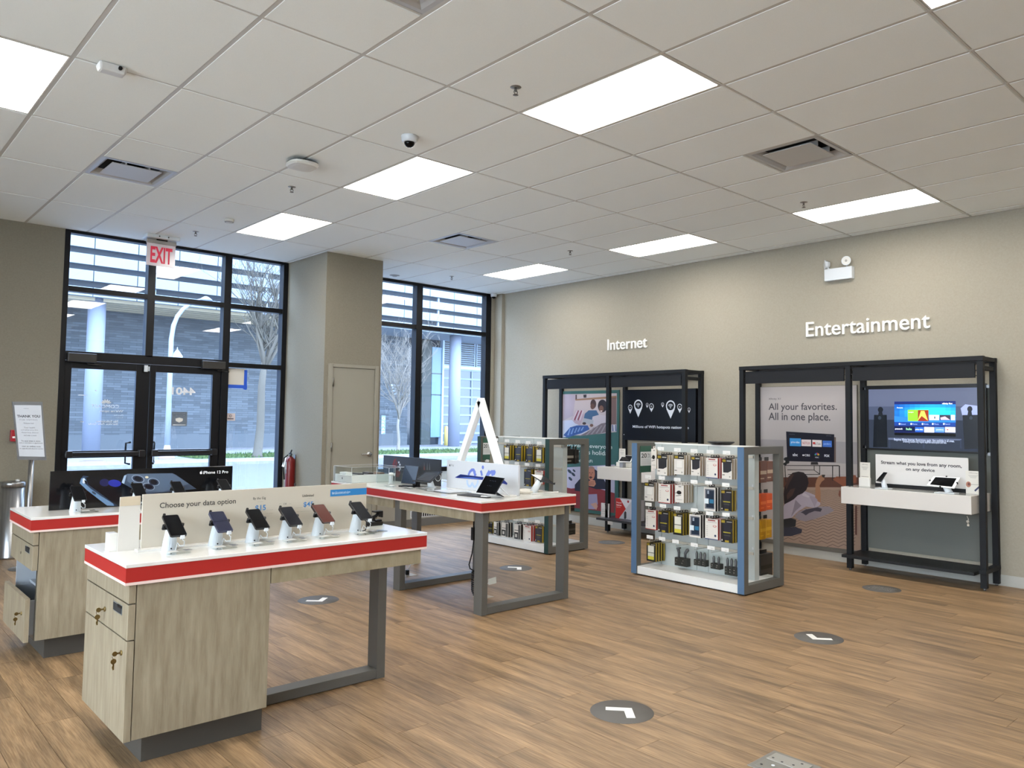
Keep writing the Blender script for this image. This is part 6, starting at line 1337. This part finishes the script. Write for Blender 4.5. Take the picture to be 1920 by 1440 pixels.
gd = thing('garage_door', None, None, bd['_o']); gd.parent = bd; gd.location = (0, 0, 0)
bx('door_glass', gd, 26.95, 35.02, GZ, 33, 35.08, 4.7, M('4c5866', .15)); WB = M('7c8998', .6)
for k in range(9): z = .02 + k*.568; bx('rail', gd, 26.95, 34.96, z-.06, 33, 35.03, z+.06, WB)
for x in (26.95, 29.31, 31.6): bx('stile', gd, x-.03, 34.95, GZ, x+.05, 35.02, 4.6, WB)
bx('lintel', gd, 26.95, 34.9, 4.6, 33, 35.05, 4.8, M('a5b6ca'))
bg_ = thing('wall_emblem', 'small pale emblem of stacked blocks on the brick wall across the street', 'sign', (23.5, 34.98, 2.85))
for k in range(4):
    for j in range(3 if k % 2 else 2): bx('block', bg_, 23.3+j*.2+(0 if k % 2 else .08), 34.95, 2.86+k*.16, 23.46+j*.2+(0 if k % 2 else .08), 34.99, 2.97+k*.16, M('a9bac8', .5))
sg = thing('wall_sign', 'vertical white lettered sign on the brick wall across the street', 'sign', (22.8, 34.98, .3)); bx('backing', sg, 22.70, 34.96, .32, 22.98, 34.99, 1.62, M('6f8296', .5)); mb = MB(); p = Pl(mb, 'y', 34.96, .004, .004)
for k, ch in enumerate('EPARKG'): p.text(ch, 22.73, .36+k*.205, .21, .15, M('d3dde8'), 0)
build(mb, 'print', sg)
# bollard
t = thing('bollard', 'yellow bollard standing before the garage door across the street', 'bollard', (26.27, 33.5, GZ)); build(MB().lathe((26.27, 33.5, GZ+.05), [(.115, 0), (.115, 1.05), (.09, 1.13), (0, 1.16)], M('c9b66a', .6), 18), 'post', t)
# street lamp
t = thing('street_lamp', 'pale curved street lamp with a small cone lantern across the street', 'street lamp', (8.0, 26, GZ)); LM = M('7f899b', .5)
build(MB().lathe((8.02, 26, GZ+.05), [(.30, 0), (.28, .05), (.14, .25), (.10, .5)], M('8d7f7c', .7), 18), 'base', t)
build(MB().tube([(8.02, 26, .2), (8.02, 26, 3), (8.02, 26, 4.3), (8.08, 26, 4.8), (8.2, 26, 5.15), (8.4, 26, 5.45), (8.75, 26, 5.75), (9.05, 26, 5.88)], [.10, .09, .085, .085, .08, .075, .06, .05], LM, 12), 'pole', t)
build(MB().lathe((9.22, 26, 5.88), [(.05, .14), (.12, .10), (.22, .03), (.24, -.02), (0, -.05)], LM, 16), 'lamp_head', t)
build(MB().lathe((8.245, 26, 3.42), [(.12, 0), (.17, .12), (.2, .26), (.13, .36), (.07, .45), (.02, .5), (.012, .58), (0, .6)], M('97a6b8', .5), 18), 'lantern', t); build(MB().tube([(8.02, 26, 3.3), (8.15, 26, 3.3), (8.245, 26, 3.42)], .025, LM, 8), 'bracket', t)
# bare trees
def tree(name, label, base, trunk_h, r0, height, spread, seed, mat, lean=0, nb=9, up=.9):
    rg = random.Random(seed); t = thing(name, label, 'tree', base, 'bare street trees'); B = Vector(base)
    tr = MB(); top = B + Vector((lean, 0, trunk_h)); tr.tube([B + Vector((0, 0, 0)), B + Vector((0, 0, .12)), B.lerp(top, .3) + Vector((.03, 0, 0)), B.lerp(top, .7) + Vector((-.04, .02, 0)), top], [r0*1.9, r0*1.2, r0, r0*.9, r0*.72], mat, 10); build(tr, 'trunk', t)
    br = MB(); tw = MB()
    def grow(p, d, L, r, lvl):
        n = 4; pts = [p]; rr = [r]
        for i in range(n):
            d = (d + Vector((rg.uniform(-.22, .22), rg.uniform(-.22, .22), rg.uniform(-.05, .17)))).normalized(); pts.append(pts[-1] + d*L/n); rr.append(r*(1 - .6*(i+1)/n))
        (br if lvl < 2 else tw).tube(pts, rr, mat, 6 if lvl == 0 else (4 if lvl == 1 else 3))
        if lvl < 3:
            for i in range(1, n+1):
                for _ in range(2 if lvl < 1 else 1):
                    a = rg.uniform(0, 2*PI); s_ = Vector((math.cos(a), math.sin(a)*.6, rg.uniform(.1, .8))).normalized(); nd = (d*.55 + s_*.75).normalized(); grow(pts[i], nd, L*rg.uniform(.38, .62), max(rr[i]*.62, .006), lvl+1)
    for k in range(nb):
        a = 2*PI*k/nb + rg.uniform(-.3, .3); e = rg.uniform(.5, 1); d = Vector((math.cos(a)*spread*e, math.sin(a)*spread*.6*e, up)).normalized()
        grow(top - Vector((0, 0, rg.uniform(0, trunk_h*.18))), d, (height-trunk_h)*rg.uniform(.5, .78), r0*.5, 0)
    build(br, 'branch', t)['kind'] = 'stuff'; build(tw, 'twig', t)['kind'] = 'stuff'
    return t
BARK = M('4f4b44', .9); BARK2 = M('77716a', .9)
tree('bare_tree', 'bare street tree with a thick trunk outside the left window', (11.0, 25.0, GZ+.05), 3.9, .15, 9.2, .55, 5, BARK, .18, 8, 1.0)
tree('bare_tree', 'young bare tree with upswept pale branches outside the right window', (18.85, 27.3, GZ+.05), 1.75, .07, 5.9, .42, 11, BARK2, 0, 9, 1.15)
